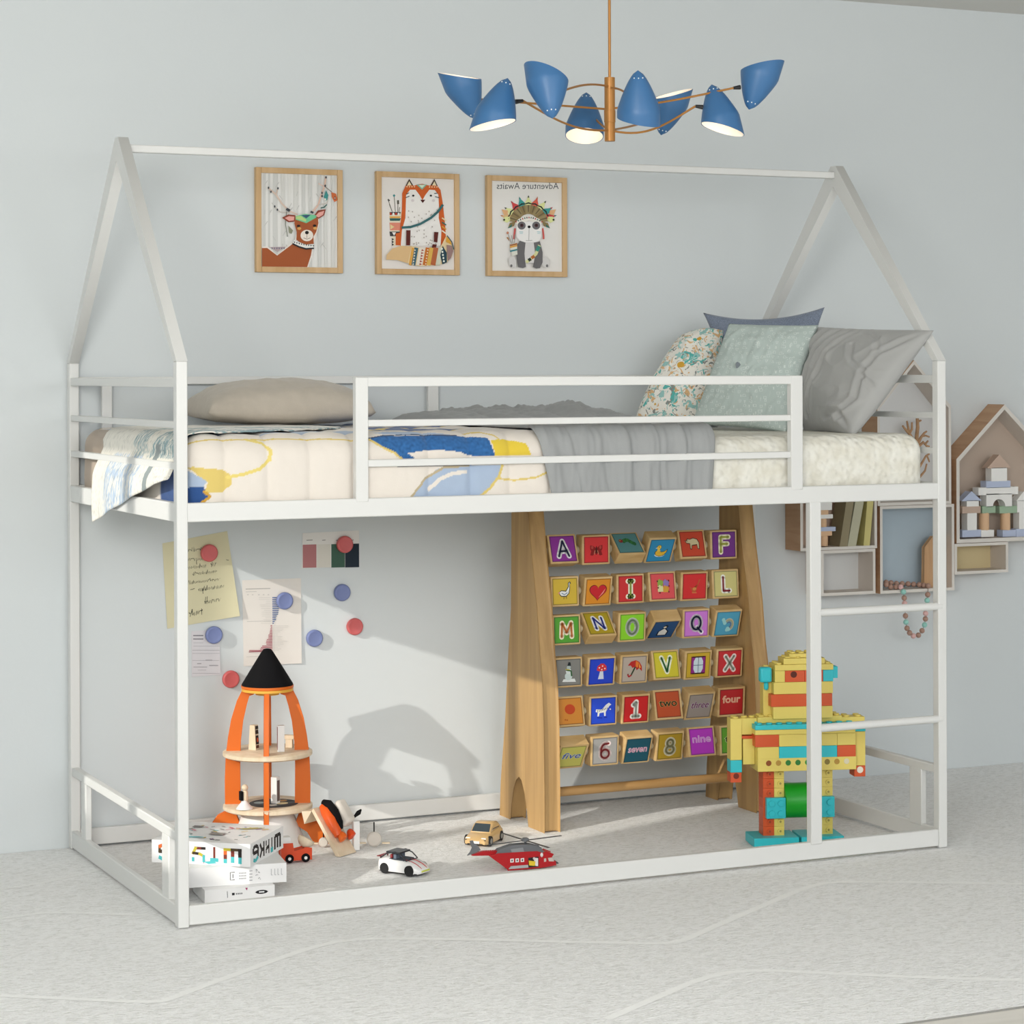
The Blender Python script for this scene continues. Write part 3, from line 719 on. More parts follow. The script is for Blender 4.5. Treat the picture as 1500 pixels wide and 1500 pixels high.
def fox(p):
    Or = '#cf5f24'; W = '#efebe6'
    for x, y0 in ((300, 640), (340, 640), (375, 640)):
        pass
    for q in ([(305, 620), (250, 460)], [(345, 620), (328, 400)], [(375, 620), (380, 470)], [(300, 610), (265, 520)], [(390, 620), (400, 560)]): p.stroke(q, 9, K('#6f6a60'))
    p.poly([(328, 390), (345, 410), (328, 432), (310, 410)], K('#3c8a8c')); p.stroke([(378, 470), (380, 520)], 26, K('#5b5348')); p.stroke([(248, 458), (268, 480)], 20, K('#4c4c48'))
    p.poly([(262, 625), (425, 620), (455, 650), (400, 760), (390, 850), (420, 1060), (310, 1060), (285, 850), (272, 740)], K('#e5dcc4'))
    for y, h, c in ((640, 34, '#2f3437'), (690, 22, '#e3a646'), (720, 34, '#2c5f5c'), (810, 100, '#e18c74'), (905, 60, '#3b3a3c')): p.poly([(268, y - h / 2), (415, y - h / 2), (400, y + h / 2), (275, y + h / 2)], K(c))
    for k in range(4): p.ell((283 + k * 34, 648), 14, 18, K(W if k % 2 else '#b83c2c'), 10)
    p.poly([(275, 780), (330, 815), (278, 850)], K('#e8d19a')); p.poly([(300, 885), (350, 885), (325, 930)], K(W))
    for k in range(3): p.poly([(295, 960 + k * 34), (325, 975 + k * 34), (300, 992 + k * 34)], K('#2f3437'))
    p.poly([(345, 900), (400, 890), (415, 1055), (345, 1050)], K(Or))
    p.poly([(470, 290), (520, 195), (575, 285), (620, 270), (690, 260), (740, 272), (790, 285), (845, 195), (888, 290), (925, 340), (955, 520), (985, 800), (1000, 1050), (400, 1060), (400, 860), (425, 600), (430, 380)], K(Or))
    for q in ([(472, 285), (520, 195), (570, 278), (500, 280)], [(795, 280), (845, 195), (888, 288), (850, 282)]): p.poly(q, K('#3a2f26'))
    for q in ([(490, 283), (520, 225), (552, 278)], [(815, 280), (845, 225), (872, 284)]): p.poly(q, K('#ead9b2'))
    p.poly([(480, 400), (530, 335), (600, 335), (650, 400), (690, 470), (730, 400), (780, 335), (850, 340), (895, 400), (905, 560), (900, 700), (935, 860), (925, 1060), (410, 1060), (425, 860), (470, 700), (475, 540)], K(W))
    p.poly([(610, 270), (750, 270), (685, 335)], K('#7fb59c')); p.poly([(640, 275), (725, 275), (685, 315)], K('#d8e4cf'))
    for x in range(490, 600, 32): p.ell((x, 296), 9, 9, K('#f0cfa0'), 8)
    for x in range(780, 890, 32): p.ell((x, 300), 9, 9, K('#f0cfa0'), 8)
    p.poly([(660, 465), (725, 465), (692, 508)], K('#4a1a14'))
    for x in (570, 797): p.ell((x, 412), 15, 13, K('#151515'), 12)
    for x in (562, 830): p.ell((x, 475), 20, 18, K('#d9d0cf'), 12)
    for q in ([(480, 395), (515, 375)], [(470, 440), (520, 418)], [(840, 385), (880, 380)], [(850, 425), (905, 440)]): p.stroke(q, 10, K('#2b4448'))
    R = random.Random(5)
    for _ in range(46): p.ell((R.uniform(500, 880), R.uniform(590, 1060)), 8, 10, K('#b5aca4'), 6)
    p.stroke([(410, 825), (520, 820), (650, 780), (790, 700), (880, 620), (945, 530)], 30, K('#34676a'))
    for q in ([(470, 860), (525, 860), (520, 1055), (468, 1055)], [(830, 882), (885, 885), (870, 1020), (825, 1010)], [(810, 1040), (865, 1045), (850, 1095), (800, 1085)]): p.poly(q, K('#5b1f18'))
    for k in range(4): p.stroke([(930, 700 + k * 55), (985, 740 + k * 55)], 16, K(['#e9d9a8', '#2f6b5c', '#e0a13c', '#efe6d0'][k]))
    p.poly([(985, 930), (1040, 990), (1078, 1100), (1060, 1200), (990, 1280), (880, 1310), (640, 1325), (500, 1290), (350, 1245), (210, 1240), (215, 1180), (290, 1095), (400, 1062), (560, 1065), (640, 1085), (760, 1105), (900, 1090), (930, 1040)], K('#e7d0a4'))
    p.poly([(210, 1240), (215, 1180), (290, 1095), (400, 1062), (540, 1066), (490, 1285), (350, 1245)], K('#ddb987'))
    for x0, x1, c in ((540, 575, '#e0a44a'), (575, 625, '#3f6472'), (640, 715, '#e9dfcf'), (720, 770, '#c8702c'), (770, 820, '#dcb054'), (820, 885, '#b5643c'), (885, 940, '#cfd0bd')):
        p.poly([(x0, 1080), (x1, 1090), (x1 - 40, 1318), (x0 - 40, 1305)], K(c))
    for k in range(6): y = 1105 + k * 36; p.poly([(668 - k * 6, y), (700 - k * 6, y + 16), (664 - k * 6, y + 26)], K('#a8423a')); p.ell((745 - k * 6, y + 10), 9, 9, K('#f2e3c0'), 8); p.poly([(575 - k * 5, y), (592 - k * 5, y + 14), (570 - k * 5, y + 28)], K('#efe6d0'))
    p.poly([(935, 1060), (985, 1150), (990, 1275), (930, 1300), (905, 1180)], K('#25424e'))
    for k in range(5): p.ell((925 + k * 6, 1100 + k * 40), 12, 14, K('#e8ebe0'), 8)
    p.poly([(985, 1050), (1050, 1060), (1070, 1130), (1040, 1220), (1000, 1260), (990, 1150)], K('#9a7c78')); p.poly([(985, 940), (1040, 995), (1050, 1050), (975, 1010)], K('#dba23c')); p.stroke([(990, 930), (1050, 1010), (1076, 1110)], 12, K('#2c5260'))
def panda(p):
    p.text('Adventure Awaits', 600, 280, 118, K('#55565a'), mirror=True, width=800)
    for k in range(9):
        a = math.radians(196 + k * 18.5); c, s_ = math.cos(a), math.sin(a); cx, cy = 605, 720
        q = lambda r, o: (cx + r * c - o * s_, cy + r * s_ * .95 + o * c)
        col_ = ['#9a8a62', '#8d7a52'][k % 2]
        p.poly([q(120, -30), q(255, -48), q(290, 0), q(255, 48), q(120, 30)], K(col_)); p.poly([q(150, -6), q(260, -10), q(260, 10), q(150, 6)], K('#6d5f45'))
        tip = ['#e3c08a', '#dfe3a0', '#cf4a4a', '#3f9c97', '#dfe3a0', '#d9604e', '#dfe3a0', '#3f9c97', '#cf4a4a'][k]
        p.poly([q(245, -42), q(270, -46), q(330, -14), q(375, 0), q(330, 14), q(270, 46), q(245, 42)], K(tip)); p.poly([q(250, -44), q(266, -44), q(282, 0), q(266, 44), q(250, 44), q(262, 0)], K('#23302e')); p.poly([q(345, -12), q(378, 0), q(345, 12)], K(['#c07a5a', '#26302c', '#a83844', '#2c7b78', '#26302c'][k % 5]))
    for s_ in (-1, 1):
        X = lambda x: 605 + s_ * x
        p.poly([(X(270), 560), (X(350), 545), (X(320), 620), (X(270), 610)], K('#e0b080')); p.poly([(X(245), 640), (X(310), 640), (X(335), 690), (X(280), 720), (X(240), 690)], K('#dfe3a0')); p.ell((X(318), 680), 14, 14, K('#26302c'), 8); p.poly([(X(245), 640), (X(262), 665), (X(245), 700), (X(258), 668)], K('#26302c'))
        p.poly([(X(170), 700), (X(245), 720), (X(270), 790), (X(190), 760)], K('#8d7a52')); p.poly([(X(215), 730), (X(275), 790), (X(225), 775)], K('#2f6f66'))
        p.stroke([(X(178), 790), (X(188), 880), (X(190), 930)], 22, K('#cf5a55'))
    p.poly([(430, 720), (470, 670), (540, 640), (605, 632), (670, 640), (740, 670), (780, 720), (760, 740), (605, 690), (450, 745)], K('#efeae0'))
    for k in range(13): t = k / 12; x = 440 + 330 * t; y = 700 - 55 * math.sin(PI * t); p.poly([(x - 12, y + 14), (x + 12, y + 14), (x, y - 8)], K(['#b23a3a', '#2f6f66', '#23302e'][k % 3]))
    p.poly([(440, 760), (470, 720), (605, 700), (740, 720), (770, 770), (765, 900), (720, 970), (610, 985), (500, 970), (440, 900)], K('#f1efec'))
    for x in (508, 695): p.ell((x, 755), 52, 52, K('#6e6c6e')); p.ell((x + 2, 752), 24, 24, K('#4d2c30'), 12); p.ell((x, 750), 10, 10, K('#101010'), 8)
    p.ell((603, 772), 20, 18, K('#151515'), 12); p.stroke([(603, 790), (600, 945)], 5, K('#8f8d8c')); p.stroke([(560, 948), (602, 952), (645, 946)], 5, K('#8f8d8c'))
    for x in (500, 728): p.stroke([(x - 25, 835), (x + 25, 840)], 9, K('#a9cfd2')); p.stroke([(x - 20, 855), (x + 22, 858)], 7, K('#a9cfd2'))
    for x, s_ in ((390, 1), (815, -1)): p.poly([(x - 50, 1180), (x, 1150), (x + 50, 1200), (x + 45, 1290), (x - 10, 1305), (x - 45, 1270)], K('#d6d3d0')); p.ell((x - 18 * s_, 1275), 15, 20, K('#6f6d6d'), 8)
    p.poly([(550, 970), (670, 970), (690, 1240), (540, 1240)], K('#dcd9d7'))
    for x0 in (440, 650): p.poly([(x0 + 40, 950), (x0 + 115, 975), (x0 + 100, 1120), (x0 + 120, 1290), (x0 + 80, 1305), (x0 + 20, 1290), (x0 - 5, 1150), (x0 + 10, 1010)] if x0 < 600 else [(660, 975), (740, 960), (775, 1100), (775, 1230), (740, 1305), (690, 1310), (650, 1290), (680, 1130)], K('#6c6a6b'))
    p.stroke([(560, 1230), (620, 1190), (690, 1120), (735, 1010)], 40, K('#d9d8a0')); p.stroke([(590, 1205), (625, 1185)], 40, K('#26302c')); p.stroke([(630, 1175), (670, 1150)], 40, K('#b5672e')); p.stroke([(700, 1085), (730, 1020)], 42, K('#3f8f80'))
    p.poly([(350, 1000), (440, 975), (450, 1130), (380, 1150)], K('#dcdcd0'))
    for y, c in ((1005, '#a5622c'), (1028, '#e0a13c'), (1080, '#38828a')): p.stroke([(352, y + 8), (445, y - 14)], 20, K(c))
    for q in ([(375, 990), (320, 850)], [(390, 985), (370, 880)], [(410, 980), (415, 870)]): p.stroke(q, 7, K('#8f8c88'))
    p.ell((322, 850), 16, 18, K('#c9866a'), 8); p.poly([(305, 910), (330, 905), (350, 965)], K('#a5723c'))
frame_picture(374.9, 244.5, 502.5, 400.4, 'framed print of a brown deer with antlers, leftmost of three on the wall', deer, 365, 235, 8.572, '#e9e8e4')
frame_picture(551.5, 250.5, 673.5, 403.3, 'framed print of an orange fox with a striped tail, middle of three', fox, 540, 240, 8.82, '#e9e3dd')
frame_picture(713.5, 256.3, 831.2, 406, 'framed print of a panda in a feather headdress under mirrored lettering, rightmost of three', panda, 705, 245, 8.82, '#e9e6e1')

# ------------------------------------------------------------------ papers and magnets on the wall under the bed
def paper(name, pts, m, label, cat, draw=None, curl=0, mp=None):
    """pts: the four pixel corners, top left first, clockwise"""
    P = [U(a, c, y=WY - .002) for a, c in pts]; b = MB().use(m); n = 12
    def S(a, c):
        p = P[0] * (1 - a) * (1 - c) + P[1] * a * (1 - c) + P[2] * a * c + P[3] * (1 - a) * c
        lift = curl * (a ** 3) * c + .25 * curl * c * c
        return Vector((p.x, WY - .0012 - lift, p.z))
    vs = [S(i / n, j / n) for j in range(n + 1) for i in range(n + 1)] + [S(i / n, j / n) + Vector((0, .0006, 0)) for j in range(n + 1) for i in range(n + 1)]
    N = (n + 1) ** 2; fs = []
    for j in range(n):
        for i in range(n):
            k = j * (n + 1) + i; fs += [(k, k + 1, k + n + 2, k + n + 1), (N + k, N + k + n + 1, N + k + n + 2, N + k + 1)]
    for i in range(n):
        for k, l in ((i, i + 1), (n * (n + 1) + i + 1, n * (n + 1) + i), ((i + 1) * (n + 1), i * (n + 1)), (i * (n + 1) + n, (i + 1) * (n + 1) + n)): fs.append((k, N + k, N + l, l))
    b.add(vs, fs)
    if draw:
        def F(a, c, h):
            u, v = mp(a, c); q = U(u, v, y=WY - .002)
            # find the sheet coordinate for its lift
            ex = (P[1] - P[0]); ey = (P[3] - P[0]); d = q - P[0]
            aa = max(0, min(1, (d.x * ex.x + d.z * ex.z) / (ex.length ** 2))); cc = max(0, min(1, (d.x * ey.x + d.z * ey.z) / (ey.length ** 2)))
            return (q.x, WY - .0013 - curl * aa ** 3 * cc - .25 * curl * cc * cc - h, q.z)
        b.art(F, .00005); b.up = -1; draw(b)
    return tag(b.build(name, smooth=False), label, cat)
mpE = lambda a, c: (265 + a / 6.52, 770 + c / 6.52)
def handwriting(b):
    ink = K('#3a3d34'); R = random.Random(4)
    for x0, y0, x1, y1, h, big in ((-60, 245, 200, 230, 20, 0), (350, 285, 470, 275, 18, 0), (-60, 330, 200, 320, 20, 0), (-60, 415, 240, 385, 22, 0), (285, 375, 440, 355, 24, 1), (110, 470, 375, 430, 18, 0), (-60, 560, 60, 545, 20, 0),
                                   (75, 550, 415, 505, 18, 0), (90, 610, 130, 605, 8, 0), (165, 615, 410, 575, 24, 1), (225, 735, 465, 690, 26, 1), (75, 850, 205, 820, 30, 1)):
        n = max(6, int((x1 - x0) / 7)); P = []
        for k in range(n + 1):
            t = k / n; P.append((x0 + (x1 - x0) * t + R.uniform(-3, 3), y0 + (y1 - y0) * t + (h * R.uniform(.35, .75) * (1 if k % 2 else -1)) - (h * .9 if R.random() < .14 else 0)))
        b.stroke(P, 5.5 if not big else 6.5, ink)
    for q in ([(300, 345), (290, 395)], [(235, 680), (228, 745)], [(250, 675), (245, 745)], [(205, 600), (210, 650)], [(85, 870), (110, 800)], [(430, 325), (455, 330)], [(148, 330), (150, 370)], [(195, 790), (197, 850)]): b.stroke(q, 4.5)
paper('handwritten_note', [(238, 796), (333, 778), (350, 902), (245, 921)], mat('#d8d1ae', .9, name='note_paper'), 'yellowed handwritten note held to the wall by a red magnet', 'note', handwriting, .008, mpE)
def form(b):
    for y in (1050, 1083): b.stroke([(118, y), (215, y)], 9, K('#77757c'))
    for y, a, c, w in ((1120, 120, 215, 3), (1150, 120, 370, 3), (1190, 110, 370, 4), (1220, 110, 370, 3), (1287, 110, 365, 3), (1285, 235, 300, 8), (1318, 155, 195, 8), (1335, 270, 355, 8), (1350, 120, 250, 6), (1378, 160, 240, 3), (1410, 110, 370, 3)): b.stroke([(a, y), (c, y)], w, K('#a9a6ab'))
paper('printed_form', [(280.5, 925), (321.5, 922), (323, 988), (281, 991.5)], mat('#dcd9dc', .9, name='form_paper'), 'small grey printed form under a blue magnet, below the handwritten note', 'note', form, .002, mpE)
mpF = lambda a, c: (260 + a / 5, 760 + c / 5)
def chart(b):
    R = random.Random(2)
    b.stroke([(500, 515), (680, 510)], 6, K('#b5b1ac')); b.stroke([(500, 535), (580, 533)], 4, K('#c5c1bc')); b.stroke([(510, 752), (690, 748)], 4, K('#c5c1bc'))
    for x in (510, 545, 590, 625, 660): b.stroke([(x, 556), (x + 12, 556)], 6, K('#c9c5bf'))
    for k in range(15): y = 577 + k * 13.4; w = [44, 46, 44, 45, 44, 43, 46, 44, 42, 40, 30, 26, 26, 16, 10][k] * (1.05 if k < 11 else 1); b.stroke([(694, y), (694 + w, y)], 7, K('#4d6496')); L = R.uniform(30, 90); b.stroke([(682 - L, y), (682, y)], 2.5, K('#cfcbc5'))
    for k in range(17): y = 783 + k * 11.2; w = [12, 10, 14, 16, 18, 20, 28, 28, 30, 40, 44, 46, 44, 75, 84, 90, 170][k]; b.stroke([(692 - w, y + (2 if k > 12 else 0)), (692, y)], 6, K('#a34a58')); L = R.uniform(30, 110); b.stroke([(700, y), (700 + L, y)], 2.5, K('#cfcbc5'))
    b.stroke([(520, 974), (612, 970)], 6, K('#8f3a4a')); b.stroke([(500, 1010), (600, 1005)], 4, K('#cfcbc5'))
paper('chart_sheet', [(355, 850), (441, 847), (441.5, 971.5), (357, 976)], mat('#e6e0d9', .9, name='chart_paper'), 'large paper sheet with a red and blue bar chart pinned behind the rocket', 'paper', chart, .003, mpF)
def swatch(b):
    for x0, x1, c in ((918, 1018, '#b5797a'), (1022, 1122, '#dcd8ce'), (1127, 1226, '#3f5f50'), (1228, 1330, '#1e2b38')): b.poly([(x0, 190 - (x0 - 918) * .02), (x1, 187 - (x0 - 918) * .02), (x1, 357 - (x0 - 918) * .01), (x0, 359 - (x0 - 918) * .01)], K(c))
    for a, c in ((945, 990), (1060, 1085), (1160, 1200), (1250, 1290)): b.stroke([(a, 157), (c, 155)], 5, K('#8b8884'))
paper('colour_swatch_card', [(443.5, 781), (526, 777), (526.5, 829.5), (442, 832.5)], mat('#e6e3de', .8, name='swatch_paper'), 'white card with pink, cream, green and navy colour swatches under a red magnet', 'card', swatch, .001, mpF)
def magnet(u, v, colr, label, y0=WY):
    c = U(u, v, y=WY - .008); m = MB().use(mat(colr, .45, name='magnet_plastic')); r = .0225
    prof = [(r * .8, 0), (r, .003), (r, .009), (r * .97, .0115), (r * .9, .013), (r * .82, .0135), (r * .72, .0128), (r * .4, .0122), (0, .012)]
    m.lathe(prof, (c.x, y0, c.z), 32, Matrix.Rotation(PI / 2, 3, 'X'))
    tag(m.build('fridge_magnet', ang=60), label, 'magnet', 'round magnets on the wall under the bed')
RED, BLU = '#cc6060', '#7581b0'
magnet(306, 810, RED, 'red round magnet holding the yellowed handwritten note', WY - .004)
magnet(505, 797.5, RED, 'red round magnet holding the colour swatch card', WY - .002)
magnet(520, 918, RED, 'red round magnet on bare wall, rightmost of all the magnets')
magnet(338.5, 995, RED, 'red round magnet on bare wall, lowest of all, left of the rocket nose')
magnet(416.5, 880, BLU, 'blue round magnet on the bar chart sheet', WY - .004)
magnet(501.5, 868, BLU, 'blue round magnet on bare wall below the swatch card')
magnet(461, 935, BLU, 'blue round magnet on bare wall just right of the chart sheet')
magnet(313, 930, BLU, 'blue round magnet holding the small grey form', WY - .004)

# ------------------------------------------------------------------ wall cubbies
YS = .872; EDGE = mat('#d9d3cb', .6, name='cubby_edge'); OAKS = wood('#b98f6c', '#c9a27e', (1, .1, 1), 40, .55, 'cubby_oak'); INN = mat('#d4cac0', .7, name='cubby_inside')
def cubby(name, x0, x1, z0, z1, back, label, group='wall cubbies by the bed', apex=None, w=.0085):
    t = thing(name, label, 'shelf', ((x0 + x1) / 2, WY - .04, z0), group=group)
    if apex is None: out = [(x0, z0), (x1, z0), (x1, z1), (x0, z1)]
    else: out = [(x0, z0), (x1, z0), (x1, z1), ((x0 + x1) / 2, apex), (x0, z1)]
    k = w * 1.4 if apex else w
    inn = [(x0 + w, z0 + w), (x1 - w, z0 + w), (x1 - w, z1 - w * (.6 if apex else 1))] + ([((x0 + x1) / 2, apex - k)] if apex else []) + [(x0 + w, z1 - w * (.6 if apex else 1))]
    n = len(out); b = MB()
    vs = [(a, YS, c) for a, c in out] + [(a, YS, c) for a, c in inn] + [(a, WY - .001, c) for a, c in out] + [(a, WY - .001, c) for a, c in inn]
    b.use(EDGE).add(vs, [(i, (i + 1) % n, n + (i + 1) % n, n + i) for i in range(n)])
    b.use(OAKS).add(vs, [(i, 2 * n + i, 2 * n + (i + 1) % n, (i + 1) % n) for i in range(n)])
    b.use(INN).add(vs, [(n + i, n + (i + 1) % n, 3 * n + (i + 1) % n, 3 * n + i) for i in range(n)])
    b.use(EDGE).add(vs, [(2 * n + i, 3 * n + i, 3 * n + (i + 1) % n, 2 * n + (i + 1) % n) for i in range(n)])
    b.build('case', t, smooth=False)
    m = MB().use(mat(back, .8, name='cubby_back')).xz([(a, c) for a, c in inn], WY - .006, WY - .001); m.build('back_panel', t, smooth=False)
    return t
G1 = U(1172.5, 806.8, y=YS); G2_ = U(1284.6, 803.6, y=YS)
cubby('wall_cubby', 2.096, 2.3555, .6735, .865, '#c7ad9b', 'square wall cubby with a pinkish back holding books and stacked blocks')
cubby('wall_cubby', 2.165, 2.3495, .542, .6725, '#d6d6d4', 'small empty wall cubby with a light grey back below the books')
cubby('wall_cubby', 2.366, 2.6255, .5405, .7945, '#afbec8', 'tall wall cubby with a blue-grey back holding the brown bead string')
cubby('wall_cubby', 2.6265, 2.8195, .586, .6765, '#d6c498', 'low wall cubby with an ochre back under the beige house shelf')
cubby('house_shelf', 2.358, 2.6155, .7955, 1.083, '#dcdcdb', 'house-shaped wall shelf with a white back, half hidden behind the mattress', 'house-shaped wall shelves', 1.218)
cubby('house_shelf', 2.634, 2.982, .678, .926, '#bcaa9b', 'house-shaped wall shelf with a beige back holding a block castle', 'house-shaped wall shelves', 1.086, .011)
# books
zb = .6735 + .0085
def book(u0, u1, ut0, ut1, m, label, y0=.875, y1=.935):
    a0 = U(u0, 797, y=y0).x; a1 = U(u1, 797, y=y0).x; dx = U(ut0, 740, y=y0).x - a0; h = .17; k = h / .106
    out = [(a0, zb), (a1, zb), (a1 + dx * k, zb + h), (a0 + dx * k, zb + h)]
    b = MB().use(m).xz(out, y0, y1); b.use(mat('#e8e4d6', .9, name='pages'))
    e = .0015; b.xz([(a0 + e, zb + .001), (a1 - e, zb + .001), (a1 - e + dx * k, zb + h + .0004), (a0 + e + dx * k, zb + h + .0004)], y0 + .004, y1 + .0005)
    tag(b.build('book', smooth=False), label, 'book', 'books in the wall cubby')
book(1230, 1241, 1238, 1248, mat('#8f8467', .7, name='book_cloth'), 'brownish book leaning left, leftmost of three in the wall cubby')
book(1241.5, 1254, 1251, 1262, mat('#b9b69c', .7, name='book_cloth'), 'grey-green book leaning left, middle of three in the wall cubby')
book(1265, 1274, 1269.5, 1277, mat('#cabf7c', .7, name='book_cloth'), 'yellow-green book, rightmost of three in the wall cubby')
# toy blocks; every block is a thing of its own
def blk(u0, v0, u1, v1, colr, label, shape='box', grp='toy blocks on the wall shelves', y0=.888, d=.03, cat='toy block'):
    A = U(u0, v0, y=y0); B = U(u1, v1, y=y0); x0, x1, z1, z0 = A.x, B.x, A.z, B.z; b = MB().use(mat(colr, .6, name='block_paint'))
    if shape == 'box': b.box((x0, y0, z0), (x1, y0 + d, z1))
    elif shape == 'roof': b.xz([(x0, z0), (x1, z0), ((x0 + x1) / 2, z1)], y0, y0 + d)
    elif shape == 'cyl': b.cyl(((x0 + x1) / 2, y0 + d / 2, z0), ((x0 + x1) / 2, y0 + d / 2, z1), (x1 - x0) / 2, n=24)
    elif shape == 'arch':
        w = (x1 - x0); r = w * .5; side = 1; cx = x1
        b.xz([(x0, z0), (x1 - r, z0)] + [(x1 - r * math.cos(t * PI / 16), z0 + r * math.sin(t * PI / 16)) for t in range(1, 9)] + [(x1, z1), (x0, z1)], y0, y0 + d)
    elif shape == 'archr':
        w = (x1 - x0); r = w * .5
        b.xz([(x0, z1), (x0, z0 + r)] + [(x0 + r * math.sin(t * PI / 16), z0 + r * math.cos(t * PI / 16)) for t in range(1, 9)] + [(x1, z0), (x1, z1)], y0, y0 + d)
    return tag(b.build('toy_block', bevel=.0008), label, cat, grp)
q = lambda a, c: (1380 + a / 5.556, 580 + c / 5.556)
LB, WB, GB, TB, PB = '#b6c0d8', '#eceae6', '#9bb398', '#c2a998', '#dbb48e'
CG = 'block castle in the beige house shelf'
zf = 787
def QB(a, b_, c, d_, colr, label, shape='box'): blk(*q(a, b_), *q(c, d_), colr, label, shape, CG)
QB(165, 1093, 318, 1146, LB, 'flat blue block under the left tower of the block castle')
QB(319, 1093, 424, 1146, WB, 'flat white block under the left column of the castle gate')
QB(494, 1093, 601, 1144, LB, 'flat blue block under the right column of the castle gate')
QB(603, 1083, 760, 1142, LB, 'flat blue block under the right tower of the block castle')
QB(206, 953, 284, 1093, WB, 'upright white block, shaft of the left castle tower')
QB(330, 953, 400, 1093, PB, 'peach cylinder, left column of the castle gate', 'cyl')
QB(505, 953, 573, 1093, PB, 'peach cylinder, right column of the castle gate', 'cyl')
QB(628, 945, 710, 1083, WB, 'upright white block, shaft of the right castle tower')
QB(165, 900, 315, 953, TB, 'flat beige block on top of the left tower shaft')
QB(328, 898, 436, 952, GB, 'flat green block on the left peach column')
QB(468, 898, 611, 952, GB, 'flat green block on the right peach column')
QB(612, 850, 720, 945, WB, 'white block on the right tower shaft')
QB(201, 850, 300, 900, WB, 'small white cube under the blue roof of the left castle tower')
QB(163, 780, 318, 850, LB, 'blue triangular roof block of the left castle tower', 'roof')
QB(608, 780, 722, 850, WB, 'pale triangular roof block of the right castle tower', 'roof')
QB(362, 800, 463, 898, WB, 'left half of the white arch over the castle gate', 'arch')
QB(465, 800, 568, 898, WB, 'right half of the white arch over the castle gate', 'archr')
QB(297, 747, 621, 800, WB, 'long white plank block lying on the castle arch')
QB(360, 694, 558, 747, LB, 'blue block on the long white plank')
QB(402, 583, 530, 694, WB, 'large white cube under the beige castle roof')
QB(372, 480, 560, 583, TB, 'beige triangular roof block, highest of the castle', 'roof')
q2 = lambda a, c: (1140 + a / 9.373, 730 + c / 9.373)
SG_ = 'stacked blocks beside the books'
def RB(a, b_, c, d_, colr, label, shape='box'): blk(*q2(a, b_), *q2(c, d_), colr, label, shape, SG_, .885, .03)
RB(610, 512, 712, 655, PB, 'peach block at the bottom of the stack beside the books', 'cyl')
RB(585, 450, 740, 512, PB, 'wide peach block second from the bottom of the stack beside the books')
RB(560, 398, 790, 450, LB, 'thin blue block in the stack beside the books')
RB(590, 275, 695, 398, PB, 'peach cylinder in the middle of the stack beside the books', 'cyl')
RB(520, 225, 752, 275, WB, 'thin white block in the stack beside the books')
RB(560, 160, 690, 225, PB, 'short peach block near the top of the stack beside the books')
RB(500, 30, 740, 160, WB, 'big white block topping the stack beside the books')
# leaning wooden board in the blue cubby
b = MB().use(wood('#b98f66', '#c9a27a', (1, 1, .1), 40, .6, 'board_wood')); f = lambda u, v: (U(u, v, y=.90).x, U(u, v, y=.90).z)
zfl = .5405 + .0095
b.xz([(f(1354, 860)[0], zfl), (2.612, zfl), (2.612, f(1375, 786)[1]), (f(1367, 786)[0], f(1367, 786)[1]), (f(1355, 802)[0], f(1355, 802)[1])], .90, .915)
tag(b.build('wooden_board', bevel=.001), 'pale wooden board with clipped corners leaning in the blue-backed cubby', 'board')
# brown branch in the white house shelf
t = MB().use(mat('#b08a66', .8, noise_=.15, scale=60, name='bark')); g = lambda a, c: U(1260 + a / 7.893, 540 + c / 7.893, y=.905)
for P_, r in (([(650, 880), (655, 760), (665, 680), (660, 575)], [.0045, .0042, .004, .0035]), ([(672, 610), (705, 598)], [.003, .002]), ([(650, 880), (560, 740), (530, 710), (490, 660)], [.004, .0035, .003, .0022]), ([(565, 745), (555, 680), (540, 605)], [.003, .0026, .002]), ([(575, 740), (598, 700), (598, 620)], [.003, .0026, .002]),
              ([(650, 900), (700, 800), (740, 745), (770, 725)], [.0045, .0032, .0025, .002]), ([(715, 780), (760, 775), (800, 790)], [.0026, .002, .0018]), ([(650, 920), (730, 850), (770, 895), (800, 900)], [.0035, .003, .0025, .002]), ([(745, 880), (785, 835)], [.0025, .002]),
              ([(650, 1480), (650, 900)], [.005, .005]), ([(650, 1200), (720, 1080), (760, 1010), (800, 985)], [.003, .0026, .0022, .002]), ([(770, 1000), (790, 1050), (800, 1080)], [.002, .002, .0015]), ([(650, 1300), (750, 1180), (770, 1100)], [.003, .0022, .0018])):
    t.tube([g(*p) for p in P_], [q_ * 1.35 for q_ in (r if len(r) == len(P_) else (r + [r[-1]] * 9)[:len(P_)])], 8)
z_ = .7955 + .0085
zm = min(p.z for p in t.v); t.v = [p if p.z > z_ else Vector((p.x, p.y, z_)) for p in t.v]
tag(t.build('dried_branch'), 'brown dried branch with short twigs standing in the white house shelf', 'branch')
